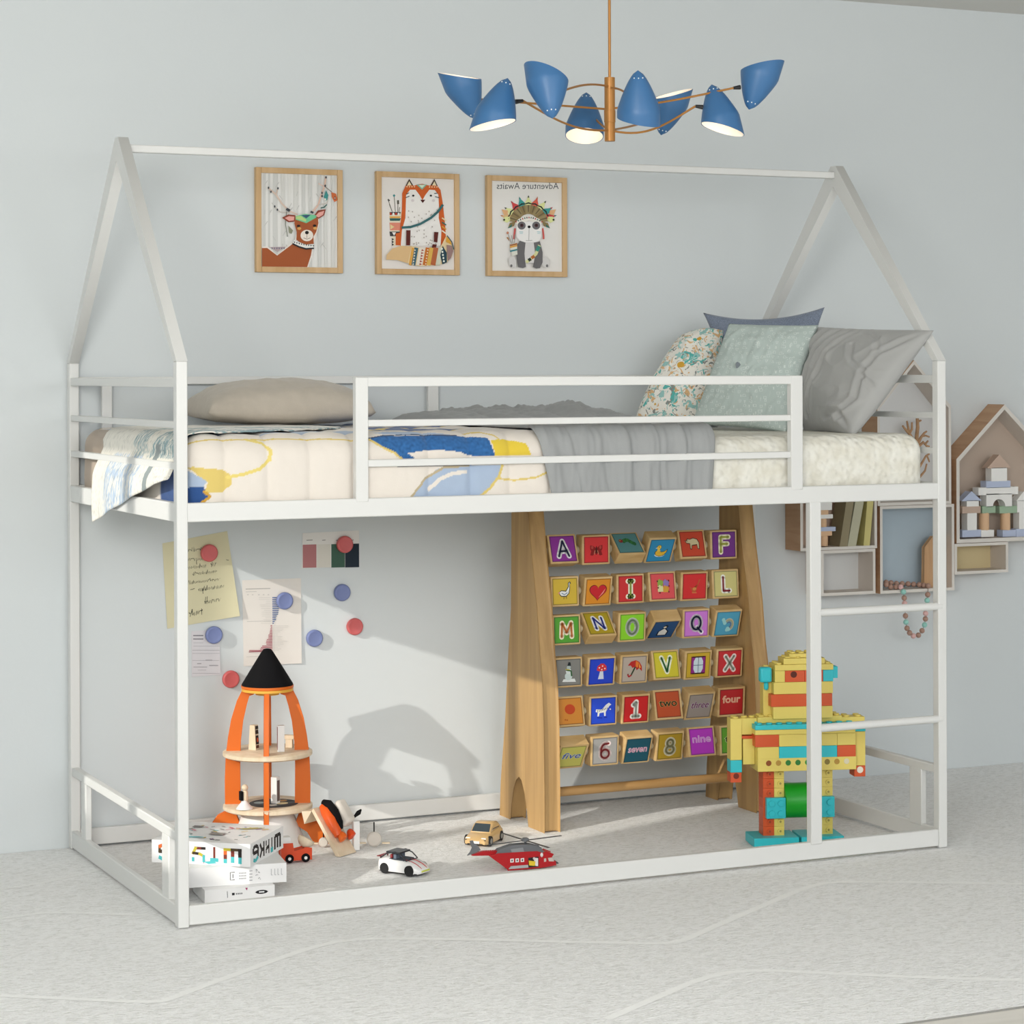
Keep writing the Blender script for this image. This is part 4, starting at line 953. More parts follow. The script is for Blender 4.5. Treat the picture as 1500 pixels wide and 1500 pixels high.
# bead string
t = thing('bead_string', 'string of brown, mint and pink wooden beads draped over the blue-backed cubby', 'bead string', (2.48, .87, zfl))
BM = {'b': '#ab8878', 'm': '#9bd3c8', 'p': '#dcb2ae'}
h_ = lambda a, c: (1275 + a / 7.146, 730 + c / 7.146)
seq = [(165, 880, 'b', .905), (215, 885, 'b', .91), (272, 892, 'b', .915), (332, 893, 'b', .918), (393, 895, 'b', .915), (452, 900, 'b', .91), (512, 903, 'b', .9), (560, 915, 'b', .89),
       (605, 945, 'b', .872), (600, 1008, 'b', .864), (594, 1068, 'm', .863), (585, 1135, 'b', .863), (578, 1205, 'p', .863), (576, 1262, 'b', .863), (567, 1325, 'm', .863), (541, 1385, 'b', .863), (503, 1432, 'b', .863), (450, 1440, 'p', .863), (410, 1408, 'b', .863),
       (383, 1360, 'b', .863), (372, 1296, 'm', .863), (367, 1230, 'b', .863), (362, 1160, 'b', .863), (358, 1100, 'p', .863), (354, 1043, 'b', .863), (346, 978, 'm', .863), (318, 940, 'p', .872), (268, 938, 'b', .886), (212, 928, 'b', .889), (165, 903, 'b', .892)]
cs = []
for i, (a, c, k, y_) in enumerate(seq):
    p = U(*h_(a, c), y=y_)
    if y_ > .871: p.z = max(p.z, zfl + .0072)
    cs.append(p)
    m = MB().use(mat(BM[k], .55, name='bead_paint')); m.ball(p, .0081, 16); m.build('bead', t)
m = MB().use('#7d6a5c').tube(cs, .0008, 6, closed=True); m.build('cord', t)

# ------------------------------------------------------------------ wooden alphabet frame
ABW = wood('#a58252', '#c39e68', (1, 1, .07), 24, .5, 'beech')
ab = thing('alphabet_abacus', 'tall wooden alphabet frame with rows of turning picture and letter blocks', 'toy', (1.49, .73, 0))
front = [(.605, 0), (.605, .1), (.608, .27), (.617, .39), (.632, .46), (.647, .57), (.681, .72), (.70, .83), (.712, .858)]
rear = [(.79, .862), (.792, .7), (.795, .56), (.82, .39), (.835, .26), (.865, .09), (.872, 0)]
arch = [(.815, 0), (.808, .04), (.795, .085), (.775, .115), (.755, .127), (.735, .118), (.715, .085), (.70, .04), (.692, 0)]
for x0, x1 in ((1.154, 1.199), (1.787, 1.832)):
    m = MB().use(ABW).yz(front + rear + arch, x0, x1); m.build('side_panel', ab, bevel=.006, seg=3, smooth=True, ang=30)
yr = lambda z: .657 + (z - .194) * .09
rodm = wood('#a07a48', '#c59a62', (.08, 1, 1), 26, .5, 'dowel')
MB().use(rodm).cyl((1.19, .70, .082), (1.80, .70, .082), .0125, n=24).build('bottom_bar', ab)
MB().use(rodm).cyl((1.199, .745, .835), (1.787, .745, .835), .012, n=24).build('top_bar', ab)
BEECH = wood('#c3a069', '#d8b985', (.3, 1, 1), 30, .55, 'block_beech')
Z6 = [.7165, .610, .5105, .401, .2965, .193]
def W_(b, s_, x, y, size, m, **k): b.text(s_, x, y, size, m, **k)
def arc(cx, cy, rx, ry, a0, a1, n=18): return [(cx + rx * math.cos(math.radians(a0 + (a1 - a0) * k / n)), cy + ry * math.sin(math.radians(a0 + (a1 - a0) * k / n))) for k in range(n + 1)]
LET = {'A': [[(-.42, -.6), (0, .6), (.42, -.6)], [(-.26, -.2), (.26, -.2)]], 'F': [[(-.28, -.6), (-.28, .6), (.4, .6)], [(-.28, .05), (.3, .05)]],
       'I': [[(0, -.6), (0, .6)], [(-.22, .6), (.22, .6)], [(-.22, -.6), (.22, -.6)]], 'L': [[(-.25, .6), (-.25, -.6), (.35, -.6)]],
       'M': [[(-.48, -.6), (-.42, .6), (0, -.25), (.42, .6), (.48, -.6)]], 'N': [[(-.38, -.6), (-.38, .6), (.38, -.6), (.38, .6)]],
       'O': [arc(0, 0, .42, .6, 0, 360, 28)], 'Q': [arc(0, .05, .42, .56, 0, 360, 28), [(.12, -.35), (.5, -.75)]], 'V': [[(-.4, .6), (0, -.6), (.4, .6)]],
       'X': [[(-.4, .6), (.4, -.6)], [(.4, .6), (-.4, -.6)]], '1': [[(-.25, .35), (0, .6), (0, -.6)], [(-.3, -.6), (.3, -.6)]],
       '6': [[(.3, .62)] + arc(.05, .1, .4, .5, 80, 180, 8) + arc(0, -.25, .36, .36, 180, 540, 24)], '8': [arc(0, .3, .28, .3, -90, 270, 22), arc(0, -.3, .36, .33, 90, 450, 24)]}
def letter(s_, fill, halo, size=1.25):
    def d(b):
        k = size / 1.25 * .98
        for w, m in ((.4, halo), (.15, fill)):
            for P in LET[s_]:
                Q_ = [(x * k, y * k) for x, y in P]
                for p, q_ in zip(Q_, Q_[1:]): b.stroke([p, q_], w, K(m)); b.layer -= 1
                for p in Q_: b.ell(p, w / 2, w / 2, K(m), 12); b.layer -= 1
            b.layer += 1
    return d
def word(s_, fill, halo, w=1.25, slant=0, dy=-.1):
    def d(b):
        b.text(s_, 0, dy - .05, .8, K(halo), fat=.03, width=w * 1.24, slant=slant); b.text(s_, 0, dy - .05, .8, K(fill), fat=.008, width=w * 1.18, slant=slant)
    return d
def butterfly(b):
    for s_ in (-1, 1):
        b.poly([(0, .1), (.25 * s_, .3), (.5 * s_, .35), (.5 * s_, .05), (.4 * s_, -.1), (.5 * s_, -.4), (.3 * s_, -.45), (0, -.2)], K('#8a1a1a')); b.ell((.33 * s_, .18), .1, .13, K('#b5403a'), 10); b.stroke([(.1 * s_, -.05), (.18 * s_, -.35)], .05, K('#c98a6a'))
    b.ell((0, -.05), .06, .35, K('#4a1210'), 12)
def caterpillar(b):
    for k in range(7): b.ell((-.28 + .13 * k, .2 + .1 * math.sin(k * .8) - .07 * max(0, k - 3)), .16, .2, K(['#2e6b3a', '#3b7f42'][k % 2]), 12)
    b.ell((-.52, .2), .17, .18, K('#8e2b2b'), 12); b.ell((-.57, .24), .05, .05, K('#e0b44a'), 8)
def duck(b):
    b.ell((0, -.38), .42, .2, K('#eef1ee')); b.poly([(-.45, -.1), (-.3, .05), (-.1, .0), (.1, -.1), (.35, -.05), (.6, .15), (.55, -.15), (.35, -.45), (0, -.55), (-.3, -.45), (-.42, -.3)], K('#22303a')); b.poly([(-.4, -.12), (-.28, .0), (-.1, -.05), (.12, -.15), (.36, -.09), (.54, .06), (.5, -.16), (.32, -.4), (0, -.5), (-.28, -.42), (-.38, -.3)], K('#e8bc3c'))
    b.ell((-.18, .3), .2, .22, K('#22303a')); b.ell((-.18, .3), .17, .19, K('#f0cd55')); b.poly([(-.1, .12), (.0, -.05), (-.3, -.1), (-.28, .15)], K('#f0cd55')); b.poly([(-.34, .3), (-.5, .24), (-.34, .2)], K('#eef1ee')); b.ell((-.2, .35), .04, .05, K('#151515'), 8)
def rhino(b):
    c = '#cfc39a'
    b.poly([(-.7, .35), (-.55, .25), (-.4, .45), (-.2, .4), (.1, .5), (.45, .4), (.6, .1), (.55, -.45), (.4, -.4), (.35, -.1), (-.05, -.15), (-.1, -.45), (-.25, -.4), (-.25, .0), (-.5, .05)], K('#4a2e20')); b.poly([(-.64, .3), (-.52, .18), (-.38, .38), (-.18, .35), (.1, .44), (.4, .35), (.54, .08), (.5, -.38), (.42, -.34), (.38, -.02), (-.08, -.08), (-.14, -.38), (-.2, -.34), (-.2, .06), (-.48, .1)], K(c)); b.ell((-.4, .25), .03, .04, K('#151515'), 8)
def goose(b):
    b.poly([(-.5, -.05), (-.3, .1), (.05, .05), (.25, .35), (.25, .65), (.42, .75), (.5, .6), (.4, .55), (.42, .25), (.35, -.15), (.1, -.4), (-.3, -.4), (-.45, -.25)], K('#2d3436')); b.poly([(-.44, -.06), (-.28, .04), (.08, -.02), (.31, .34), (.31, .62), (.4, .68), (.36, .5), (.36, .22), (.28, -.14), (.08, -.33), (-.28, -.33), (-.4, -.22)], K('#e6e8e4'))
    b.stroke([(-.28, -.12), (-.05, -.24), (.18, -.1)], .06, K('#53729a')); b.poly([(-.6, -.1), (-.44, .0), (-.46, -.2)], K('#d98a7a')); b.stroke([(-.1, -.38), (-.12, -.58)], .04, K('#6a5a30')); b.stroke([(.1, -.38), (.1, -.56)], .04, K('#6a5a30'))
def heart(b):
    P = [(0, -.62)]
    for t in range(0, 41):
        a = PI * (t / 20 - 1) ; x = .045 * 16 * math.sin(a) ** 3; y = .045 * (13 * math.cos(a) - 5 * math.cos(2 * a) - 2 * math.cos(3 * a) - math.cos(4 * a)); P.append((x, y))
    b.poly(P[1:-1], K('#5a1c18')); b.poly([(x * .92, y * .92) for x, y in P[1:-1]], K('#c4202a')); b.stroke([(.1, -.45), (.4, -.1), (.58, .2)], [.02, .07, .02], K('#e8a59c'))
def jigsaw(b):
    for cx, cy, c in ((-.2, .25, '#8fb04a'), (.28, .22, '#8f7ab5'), (-.22, -.2, '#d9d9a0'), (.22, -.25, '#d39a3c')):
        b.poly([(cx - .22, cy - .22), (cx + .22, cy - .22), (cx + .22, cy + .22), (cx - .22, cy + .22)], K(c)); b.ell((cx + .2, cy + .05), .08, .08, K(c), 10); b.ell((cx - .05, cy + .24), .08, .08, K(c), 10)
    for x, y in ((-.45, .4), (.5, .42), (.5, .0), (-.42, -.1), (-.3, -.5), (.45, -.45)): b.ell((x, y), .06, .07, K('#5a2a2a'), 8)
def kangaroo(b):
    b.poly([(-.45, .0), (-.2, -.15), (.05, -.05), (.25, .0), (.4, .3), (.5, .55), (.35, .5), (.25, .15), (.2, -.25), (.1, -.5), (-.15, -.5), (-.25, -.25)], K('#b9562f')); b.stroke([(-.2, -.5), (.2, -.52)], .05, K('#d08a4a')); b.ell((.0, -.2), .16, .12, K('#d08a4a'), 10)
def penguin(b):
    b.poly([(-.4, -.7), (.45, -.7), (.5, -.2), (.2, .1), (.28, .45), (.1, .6), (-.12, .45), (-.1, .1), (-.4, -.2)], K('#161a22')); b.poly([(-.3, -.62), (.35, -.62), (.38, -.2), (.1, .1), (-.02, .1), (-.3, -.2)], K('#e6e4de')); b.ell((.02, .32), .13, .12, K('#dfd2c0'), 10)
def rainbow(b):
    for r, c in ((.5, '#b9b3a0'), (.4, '#a9a07a'), (.31, '#8aa59a'), (.22, '#5b6f9a')): b.stroke([(.12 + r * math.cos(t * PI / 10) * .8, -.1 + r * math.sin(t * PI / 10)) for t in range(-4, 9)], .1, K(c))
    for x, y in ((-.4, .35), (-.32, .2), (-.25, .05), (.05, -.4), (.15, -.5), (.0, -.52)): b.ell((x, y), .15, .15, K('#9ad0d2'), 12)
def snowman(b):
    b.poly([(-.5, -.7), (.6, -.75), (.5, -.5), (-.4, -.5)], K('#dfe3e0')); b.ell((.0, -.3), .3, .3, K('#c9d6d2')); b.ell((.0, .1), .22, .22, K('#d6ded9')); b.ell((.02, .38), .16, .16, K('#aebcb8')); b.poly([(-.1, .5), (.2, .48), (.16, .75), (0, .78)], K('#20272a')); b.stroke([(-.2, .2), (.2, .1), (.25, -.3)], .12, K('#2f5c34')); b.stroke([(-.25, .25), (.1, .2)], .06, K('#c9b545'))
def mushroom(b):
    b.poly([(-.1, .1), (.12, .1), (.22, -.6), (-.25, -.6)], K('#cfd6e4')); b.poly([(-.4, .1), (-.36, .4), (-.1, .62), (.15, .62), (.38, .4), (.42, .1), (.2, .02), (-.2, .02)], K('#cf3038'))
    for x, y in ((-.2, .3), (.05, .42), (.25, .22), (0, .15)): b.ell((x, y), .06, .06, K('#efd9d4'), 8)
def umbrella(b):
    b.stroke([(.3, .6), (-.15, -.3), (-.25, -.5), (-.45, -.55), (-.5, -.35)], .12, K('#2a3a24')); b.stroke([(-.22, -.45), (-.4, -.58), (-.52, -.4)], .13, K('#a52028')); b.poly([(-.55, .3), (-.3, .6), (.1, .7), (.4, .55), (.62, .2), (.65, -.2), (.4, .05), (.2, -.1), (.1, .2), (-.15, .1), (-.3, .3)], K('#b5231f')); b.poly([(.1, .66), (.35, .5), (.3, .1), (.1, .2)], K('#df7a2c')); b.poly([(.36, .5), (.55, .1), (.4, .05)], K('#e8a03c'))
def window_pic(b):
    b.poly([(-.62, -.7), (.62, -.7), (.62, .7), (-.62, .7)], K('#7c1030')); b.poly([(-.58, -.6), (.58, -.6), (.55, .6), (-.55, .6)], K('#8f2a86')); b.poly([(-.25, -.6), (.25, -.6), (.4, -.3), (.4, .3), (.25, .6), (-.25, .6), (-.4, .3), (-.4, -.3)], K('#cfdee6')); b.stroke([(0, -.6), (0, .6)], .05, K('#5a6f86')); b.stroke([(-.4, 0), (.4, 0)], .05, K('#5a6f86')); b.stroke([(-.5, .66), (.5, .66)], .08, K('#151515')); b.stroke([(-.5, -.66), (.5, -.66)], .08, K('#151515'))
def orange_pic(b): b.ell((.0, .15), .42, .38, K('#c2461c')); b.ell((-.3, -.65), .07, .07, K('#b5601c'), 8); b.ell((-.45, -.62), .07, .07, K('#b5601c'), 8)
def zebra(b):
    b.poly([(-.6, .15), (-.1, .12), (.2, .45), (.45, .6), (.65, .45), (.5, .35), (.35, .15), (.2, -.1), (.2, -.4), (.08, -.4), (.05, -.12), (-.3, -.15), (-.35, -.4), (-.48, -.4), (-.45, -.1), (-.62, -.05)], K('#e6e6e2'))
    for k in range(7): x = -.5 + k * .13; b.stroke([(x, .12 + .02 * k), (x + .06, -.1 + .04 * k)], .04, K('#20242c'))
    b.ell((.55, .1), .06, .06, K('#e6e6e2'), 8); b.stroke([(-.5, -.5), (-.1, -.52)], .06, K('#10248a')); b.stroke([(.05, -.5), (.3, -.48)], .06, K('#10248a'))
A_ = math.radians
ROWS = [
 [('#8b2a94', 18, letter('A', '#1d2440', '#e9e6ea'), 'purple block face with a letter A'), ('#d41f22', 0, butterfly, 'red block face with a butterfly'), ('#5b9294', 47, caterpillar, 'teal block face with a caterpillar, turned up'), ('#2b8fc0', -28, duck, 'blue block face with a yellow duck'), ('#c8401f', 16, rhino, 'orange-red block face with a rhinoceros'), ('#6b1580', 2, letter('F', '#9aa03a', '#efe8c8'), 'purple block face with a letter F')],
 [('#cfae2c', 3, goose, 'yellow block face with a white goose'), ('#d98a1e', -10, heart, 'orange block face with a red heart'), ('#c81e20', 0, letter('I', '#7c8f3a', '#eee6cf'), 'red block face with a letter I'), ('#d8484c', 8, jigsaw, 'red block face with jigsaw pieces'), ('#cf1c1e', -4, kangaroo, 'red block face with a small animal'), ('#c9c07a', 4, letter('L', '#7e2430', '#eceadf', 1.15), 'pale yellow block face with a letter L')],
 [('#4d9c22', 2, letter('M', '#b5652e', '#eee2c4', 1.1), 'green block face with a letter M'), ('#b09a25', 42, letter('N', '#1f2c7e', '#e6e6ea', 1.1), 'ochre block face with a letter N, turned up'), ('#86cc20', -4, letter('O', '#8c9c84', '#e8eee0', 1.15), 'lime block face with a letter O'), ('#1c4f84', -46, penguin, 'dark blue block face with a penguin, turned down'), ('#c875cf', -4, letter('Q', '#20284a', '#efe6f0', 1.15), 'pink block face with a letter Q'), ('#4d9fbf', -18, rainbow, 'blue block face with a rainbow')],
 [('#7e7d78', 0, snowman, 'grey block face with a snowman'), ('#1c3fc4', -9, mushroom, 'blue block face with a red mushroom'), ('#b3a69a', -7, umbrella, 'grey-beige block face with a red umbrella'), ('#cdbf22', 12, letter('V', '#1f5a2c', '#e9ecd2', 1.15), 'yellow block face with a letter V'), ('#c9a627', -7, window_pic, 'yellow block face with a curtained window'), ('#c4242a', -6, letter('X', '#7a8270', '#ecdcd8', 1.15), 'red block face with a letter X')],
 [('#cf8420', 12, orange_pic, 'orange block face with an orange'), ('#1f48cc', -3, zebra, 'blue block face with a zebra'), ('#c81c20', -7, letter('1', '#8c9488', '#efe8e0', 1.2), 'red block face with the number 1'), ('#b84818', 12, word('two', '#1c1a12', '#b5a55a'), 'orange block face with the word two'), ('#9c918a', -20, word('three', '#6c2a5c', '#c9bfc6', slant=.2), 'grey block face with the word three'), ('#b81418', -4, word('four', '#e3a890', '#e9c9a0', dy=0), 'red block face with the word four')],
 [('#c4bf5c', -33, word('five', '#3f58a0', '#d5dcd8', slant=.2), 'pale yellow block face with the word five, turned down'), ('#a3a09c', -4, letter('6', '#8c2a2c', '#efdcd8', 1.15), 'grey block face with the number 6'), ('#0f4f60', -20, word('seven', '#c98aa0', '#e3d3dc'), 'dark teal block face with the word seven'), ('#a5861c', -9, letter('8', '#8f8a60', '#efe9cf', 1.15), 'ochre block face with the number 8'), ('#b52cc0', 10, word('nine', '#cf8ad2', '#eccff0', dy=0), 'magenta block face with the word nine'), ('#5b9c1e', 3, word('ten', '#2a4418', '#cfe0a0'), 'green block face with the word ten')]]
for r, row in enumerate(ROWS):
    z = Z6[r]; y = yr(z)
    m = MB().use(rodm).cyl((1.19, y, z), (1.80, y, z), .0045, n=12)
    m.use(mat('#b9aa8c', .4, name='spacer_bead'))
    for k in range(7):
        x = 1.252 + .097 * (k - .5); x = min(max(x, 1.2085), 1.7795); m.ball((x, y, z), .011, 14, (.75, 1, 1))
    m.build('rod', ab)
    for c, (colr, ang, d, lab) in enumerate(row):
        x = 1.252 + .097 * c; hx, hy, hz = .0415, .019, .0395; b = MB().use(BEECH); R_ = Matrix.Rotation(-A_(ang), 4, 'X'); b.M = Matrix.Translation((x, y, z)) @ R_
        e = .004
        b.box((-hx, -hy, -hz), (hx, hy, hz))
        b.art(lambda a, q_, hh: (a * .036, -hy - hh, q_ * .0345), .00016)
        dk = tuple(t * .45 for t in rgb(colr))
        b.poly([(-1, -1), (1, -1), (1, 1), (-1, 1)], mat(dk, .5, name='ink')); b.poly([(-.93, -.93), (.93, -.93), (.93, .93), (-.93, .93)], mat(colr, .45, name='ink'))
        d(b)
        o = b.build('picture_block', ab, smooth=False, bevel=.003, seg=2); o['label'] = lab
        if r in (1,) and c in (0, 5): pass

# ------------------------------------------------------------------ chandelier
def ch_px(a, c, y=-.2): return U(640 + a / 2.778, c / 2.778, y=y)
BRASS = mat('#b07a3c', .38, metal=.35, name='brass'); BLKP = mat('#1c1c1e', .4, name='black_joint')
SHB = mat('#3a6b9b', .42, spec=.5, name='blue_shade'); SHW = mat('#f3eee6', .6, name='shade_inside')
lamp = thing('chandelier', 'brass chandelier with eight blue petal shades hanging from the ceiling', 'ceiling lamp', (.9385, -.2, 1.70))
hx0 = .9385
m = MB().use(BRASS).cyl((hx0, -.2, 1.766), (hx0, -.2, 1.841), .0118, n=28); m.cyl((hx0, -.2, 1.741), (hx0, -.2, 1.768), .0128, n=28); m.cyl((hx0, -.2, 1.699), (hx0, -.2, 1.742), .0118, n=28); m.build('hub', lamp, bevel=.0006)
MB().use(BRASS).cyl((hx0, -.2, 1.84), (hx0, -.2, CEIL - .02), .0032, n=14).build('rod', lamp)
MB().use(BRASS).lathe([(.05, 0), (.05, .012), (.02, .02)], (hx0, -.2, CEIL - .021)).build('ceiling_rose', lamp)
RT, TC = Vector((CY, -SY, 0)), Vector((-SY, -CY, 0))
def shade(tip, d2, away, longang, Y, joint, armpts, lip=.026, k=.93):
    """tip: pixel of the rounded end; d2: axis in the picture (right, up); away: axis part towards the camera; longang: side of the long lip"""
    T = ch_px(*tip, Y); ax = (RT * d2[0] + Vector((0, 0, 1)) * d2[1] + TC * away).normalized()
    e = (TC - ax * TC.dot(ax)).normalized(); f_ = ax.cross(e)
    m = MB(); N = 36; R_ = 14; out = []; inn = []
    for i in range(R_ + 1):
        for j in range(N):
            ph = 2 * PI * j / N; L = (.112 + lip * math.cos(ph - longang)) * k; t = i / R_
            r = .047 * k * min(1, (t * L / (.085 * k))) ** .62; r = max(r, .0003)
            base = T + ax * (t * L); dr = e * math.cos(ph) + f_ * math.sin(ph)
            out.append(base + dr * r); inn.append(base + dr * max(r - .0016, .0002) + ax * .0012 * (1 if t < .1 else 0))
    fs = [(i * N + j, i * N + (j + 1) % N, (i + 1) * N + (j + 1) % N, (i + 1) * N + j) for i in range(R_) for j in range(N)]
    n = len(out); rim = [(R_ * N + j, R_ * N + (j + 1) % N, n + R_ * N + (j + 1) % N, n + R_ * N + j) for j in range(N)]
    m.use(SHB).add(out + inn, fs); m.add(out + inn, rim)
    m.use(SHW).add(out + inn, [tuple(n + q_ for q_ in f)[::-1] for f in fs])
    # the row of small holes near the tip, rimmed in white
    m.use(mat('#e9ecef', .4, name='hole'))
    for j in (-1, 0, 1):
        ph = j * .62; L = .112 * k; t = .13; r = .047 * k * (t * L / (.085 * k)) ** .62; c = T + ax * t * L + (e * math.cos(ph) + f_ * math.sin(ph)) * (r + .0002)
        m.ball(c, .0016, 8)
    s_ = m.build('shade', lamp, ang=60)
    B = T + ax * .062 * k
    MB().use(mat('#ffe9cf', .3, name='bulb', emit=5)).ball(B, .0135, 16).build('bulb', s_)
    J = T + ax * .062 * k
    JP = ch_px(*joint, Y) if joint else None
    if JP is not None:
        d = (J - JP); q_ = JP + d.normalized() * .0165
        MB().use(BLKP).cyl(JP, q_, .0034, .0052, n=14).build('joint', s_)
        end = JP
    else:
        end = J - TC * .0485 * k
        MB().use(BLKP).cyl(end - TC * .012, end, .0034, .005, n=14).build('joint', s_)
        end = end - TC * .012
    # curved arm back to the hub
    hubz = ch_px(700, armpts[-1], -.2).z; H = Vector((hx0, -.2, hubz)); mid = (end + H) / 2; sag = armpts[0]
    P = []
    for i in range(17):
        t = i / 16; p = end.lerp(H, t); p.z += sag * math.sin(PI * t) * (1 - .35 * (1 - t)); P.append(p)
    MB().use(BRASS).tube(P, .0024, 8).build('arm', lamp)
A0 = 0
shade((160, 485), (-.36, .93), .18, -PI / 2, .02, None, (.0, 445))
shade((288, 318), (-.30, -.94), .10, PI / 2, -.40, (350, 410), (-.022, 530))
shade((470, 482), (-.12, .98), -.35, -PI / 2, -.50, None, (.015, 352))
shade((608, 376), (-.05, -.93), .2, PI, -.06, (618, 452), (-.006, 530), lip=.006)
shade((818, 286), (.03, -.98), -.3, -PI / 2, -.46, None, (.01, 358), lip=.01, k=.98)
shade((912, 550), (.27, .95), .22, PI / 2, .02, None, (-.005, 530), k=.9)
shade((1118, 344), (.22, -.96), .12, -PI / 2, -.30, (1052, 432), (-.03, 530))
shade((1270, 446), (.30, .93), -.12, PI / 2, -.34, (1207, 358), (-.006, 442))

# ------------------------------------------------------------------ brick robot
YB, OB, CB_, GN = [mat(c, .38, spec=.5, name='toy_plastic') for c in ('#e0cb68', '#cf5222', '#2cbcc6', '#119a22')]
rb = thing('brick_robot', 'toy robot built of yellow, orange and turquoise plastic bricks', 'toy', (1.668, .212, 0), -.30)
rx = lambda a: (a - 595) / 2625; rz = lambda b_: max(0, (1398 - b_) / 2649)
ST = .0078
def brick(m, a0, b0, a1, b1, col_, y0=-.025, y1=.025, studs=False, e=.0002):
    x0, x1, z1, z0 = rx(a0), rx(a1), rz(b0), rz(b1); m.use(col_).box((x0 + e, y0 + e, z0 + e), (x1 - e, y1 - e, z1 - e))
    if studs:
        nx = max(1, round((x1 - x0) / .0247)); ny = max(1, round((y1 - y0) / .0247))
        for i in range(nx):
            for j in range(ny):
                cx = x0 + (x1 - x0) * (i + .5) / nx; cy = y0 + (y1 - y0) * (j + .5) / ny
                m.cyl((cx, cy, z1 - e), (cx, cy, z1 + .0042), ST, n=16)
def fstud(m, a, b_, col_, y=-.025, r=.0062, hole=True):
    m.use(col_).cyl((rx(a), y, rz(b_)), (rx(a), y - .0035, rz(b_)), r, n=16)
    if hole: m.use(mat(tuple(t * .45 for t in rgb({'y': '#e0cb68', 'o': '#cf5222', 'c': '#2cbcc6'}['y' if col_ is YB else 'o' if col_ is OB else 'c'])), .6, name='bore')).cyl((rx(a), y - .003, rz(b_)), (rx(a), y - .0037, rz(b_)), r * .5, n=12)
def hole(m, a, b_, y, r=.0072, colr='#7a5a26'): m.use(mat(colr, .7, name='bore')).cyl((rx(a), y - .0002, rz(b_)), (rx(a), y + .003, rz(b_)), r, n=20)
m = MB()
for a0, a1 in ((282, 585), (600, 895)): pass
for nm, a0, a1 in (('foot', 285, 588), ('foot', 602, 890)):
    m = MB(); brick(m, a0, 1335, a1, 1398, CB_, -.052, .045); m.build(nm, rb, local=True, bevel=.0015)
for side, cols in ((0, ((365, 440, OB), (440, 508, YB))), (1, ((690, 762, YB), (762, 836, YB)))):
    m = MB()
    for a0, a1, c_ in cols:
        for k in range(7):
            b1 = 1338 - k * 63.3; brick(m, a0, b1 - 63.3, a1, b1, c_, -.02, .026)
            if not (2 <= k <= 3): fstud(m, (a0 + a1) / 2 + 6, b1 - 31, c_, -.02)
    a0 = 380 if side == 0 else 700; a1 = 508 if side == 0 else 838
    brick(m, a0, 1080, a1, 1216, CB_, -.036, -.0195)
    for a in (a0 + 33, a1 - 33):
        for b_ in (1116, 1182): m.use(CB_).cyl((rx(a), -.036, rz(b_)), (rx(a), -.0395, rz(b_)), .0078, n=18)
    m.build('leg', rb, local=True, bevel=.0008)
MB().use(GN).cyl((rx(509), .002, rz(1115)), (rx(700), .002, rz(1115)), .0435, n=40).build('drum', rb, local=True, bevel=.002)
m = MB()
brick(m, 312, 810, 975, 898, YB, -.05, .03); [hole(m, 385 + k * 65.5, 842, -.05, colr=['#8c4a1c', '#b08a3c', '#2c7a34', '#2c7a34', '#1c8a30', '#2c7a34', '#8c7a3c', '#b08a3c', '#d9cfb0'][k]) for k in range(9)]
brick(m, 312, 735, 455, 812, YB, -.05, .03); brick(m, 455, 735, 846, 812, CB_, -.05, .03); brick(m, 846, 735, 972, 812, OB, -.05, .03)
brick(m, 295, 655, 455, 735, OB, -.05, .03); brick(m, 455, 655, 846, 735, YB, -.05, .03); brick(m, 846, 655, 970, 735, YB, -.05, .03)
brick(m, 295, 622, 970, 655, YB, -.05, .03); brick(m, 295, 590, 970, 622, CB_, -.05, .03, True)
brick(m, 225, 670, 300, 690, OB, -.02, .02); brick(m, 232, 690, 312, 860, YB, -.02, .02)
brick(m, 330, 548, 900, 590, YB, -.022, .03, True)
m.build('torso', rb, local=True, bevel=.0008)
m = MB()
brick(m, 428, 478, 830, 560, YB, -.032, .032); brick(m, 412, 396, 826, 478, OB, -.034, .03); brick(m, 432, 316, 832, 396, YB, -.032, .03)
brick(m, 440, 240, 508, 316, YB, -.032, .03); brick(m, 508, 240, 640, 316, OB, -.032, .03); brick(m, 640, 240, 765, 316, OB, -.032, .03); brick(m, 765, 240, 835, 316, CB_, -.032, .03)
hole(m, 567, 266, -.032, .0085, '#5a2414'); hole(m, 702, 266, -.032, .0085, '#5a2414')
brick(m, 440, 200, 835, 240, YB, -.032, .03, True); brick(m, 500, 160, 780, 200, YB, -.03, .03, True); brick(m, 545, 132, 720, 160, YB, -.02, .03, True)
brick(m, 378, 225, 440, 560, YB, -.005, .03, True)
m.build('head', rb, local=True, bevel=.0008)
m = MB().use(CB_); m.box((rx(345), -.028, rz(318)), (rx(425), -.002, rz(218))); m.cyl((rx(392), -.015, rz(372)), (rx(392), -.015, rz(316)), .006, n=14); m.build('ear', rb, local=True, bevel=.006, seg=3)
m = MB(); brick(m, 832, 222, 874, 300, CB_, -.02, .01); m.build('ear', rb, local=True, bevel=.001)
m = MB(); brick(m, 148, 555, 225, 830, YB, -.02, .02, True); brick(m, 148, 830, 225, 912, CB_, -.02, .02); brick(m, 148, 912, 222, 978, OB, -.02, .02); hole(m, 186, 935, -.02, .0075, '#6a2210')
brick(m, 225, 555, 330, 665, YB, -.015, .02, True); m.build('arm', rb, local=True, bevel=.0008)
m = MB(); brick(m, 980, 655, 1052, 882, YB, -.03, .015); brick(m, 975, 625, 1054, 655, CB_, -.03, .015); brick(m, 975, 882, 1052, 956, OB, -.03, .015); hole(m, 1015, 910, -.03, .0085, '#e9dfd0')
brick(m, 895, 560, 1056, 625, YB, -.02, .02, True); m.build('arm', rb, local=True, bevel=.0008)

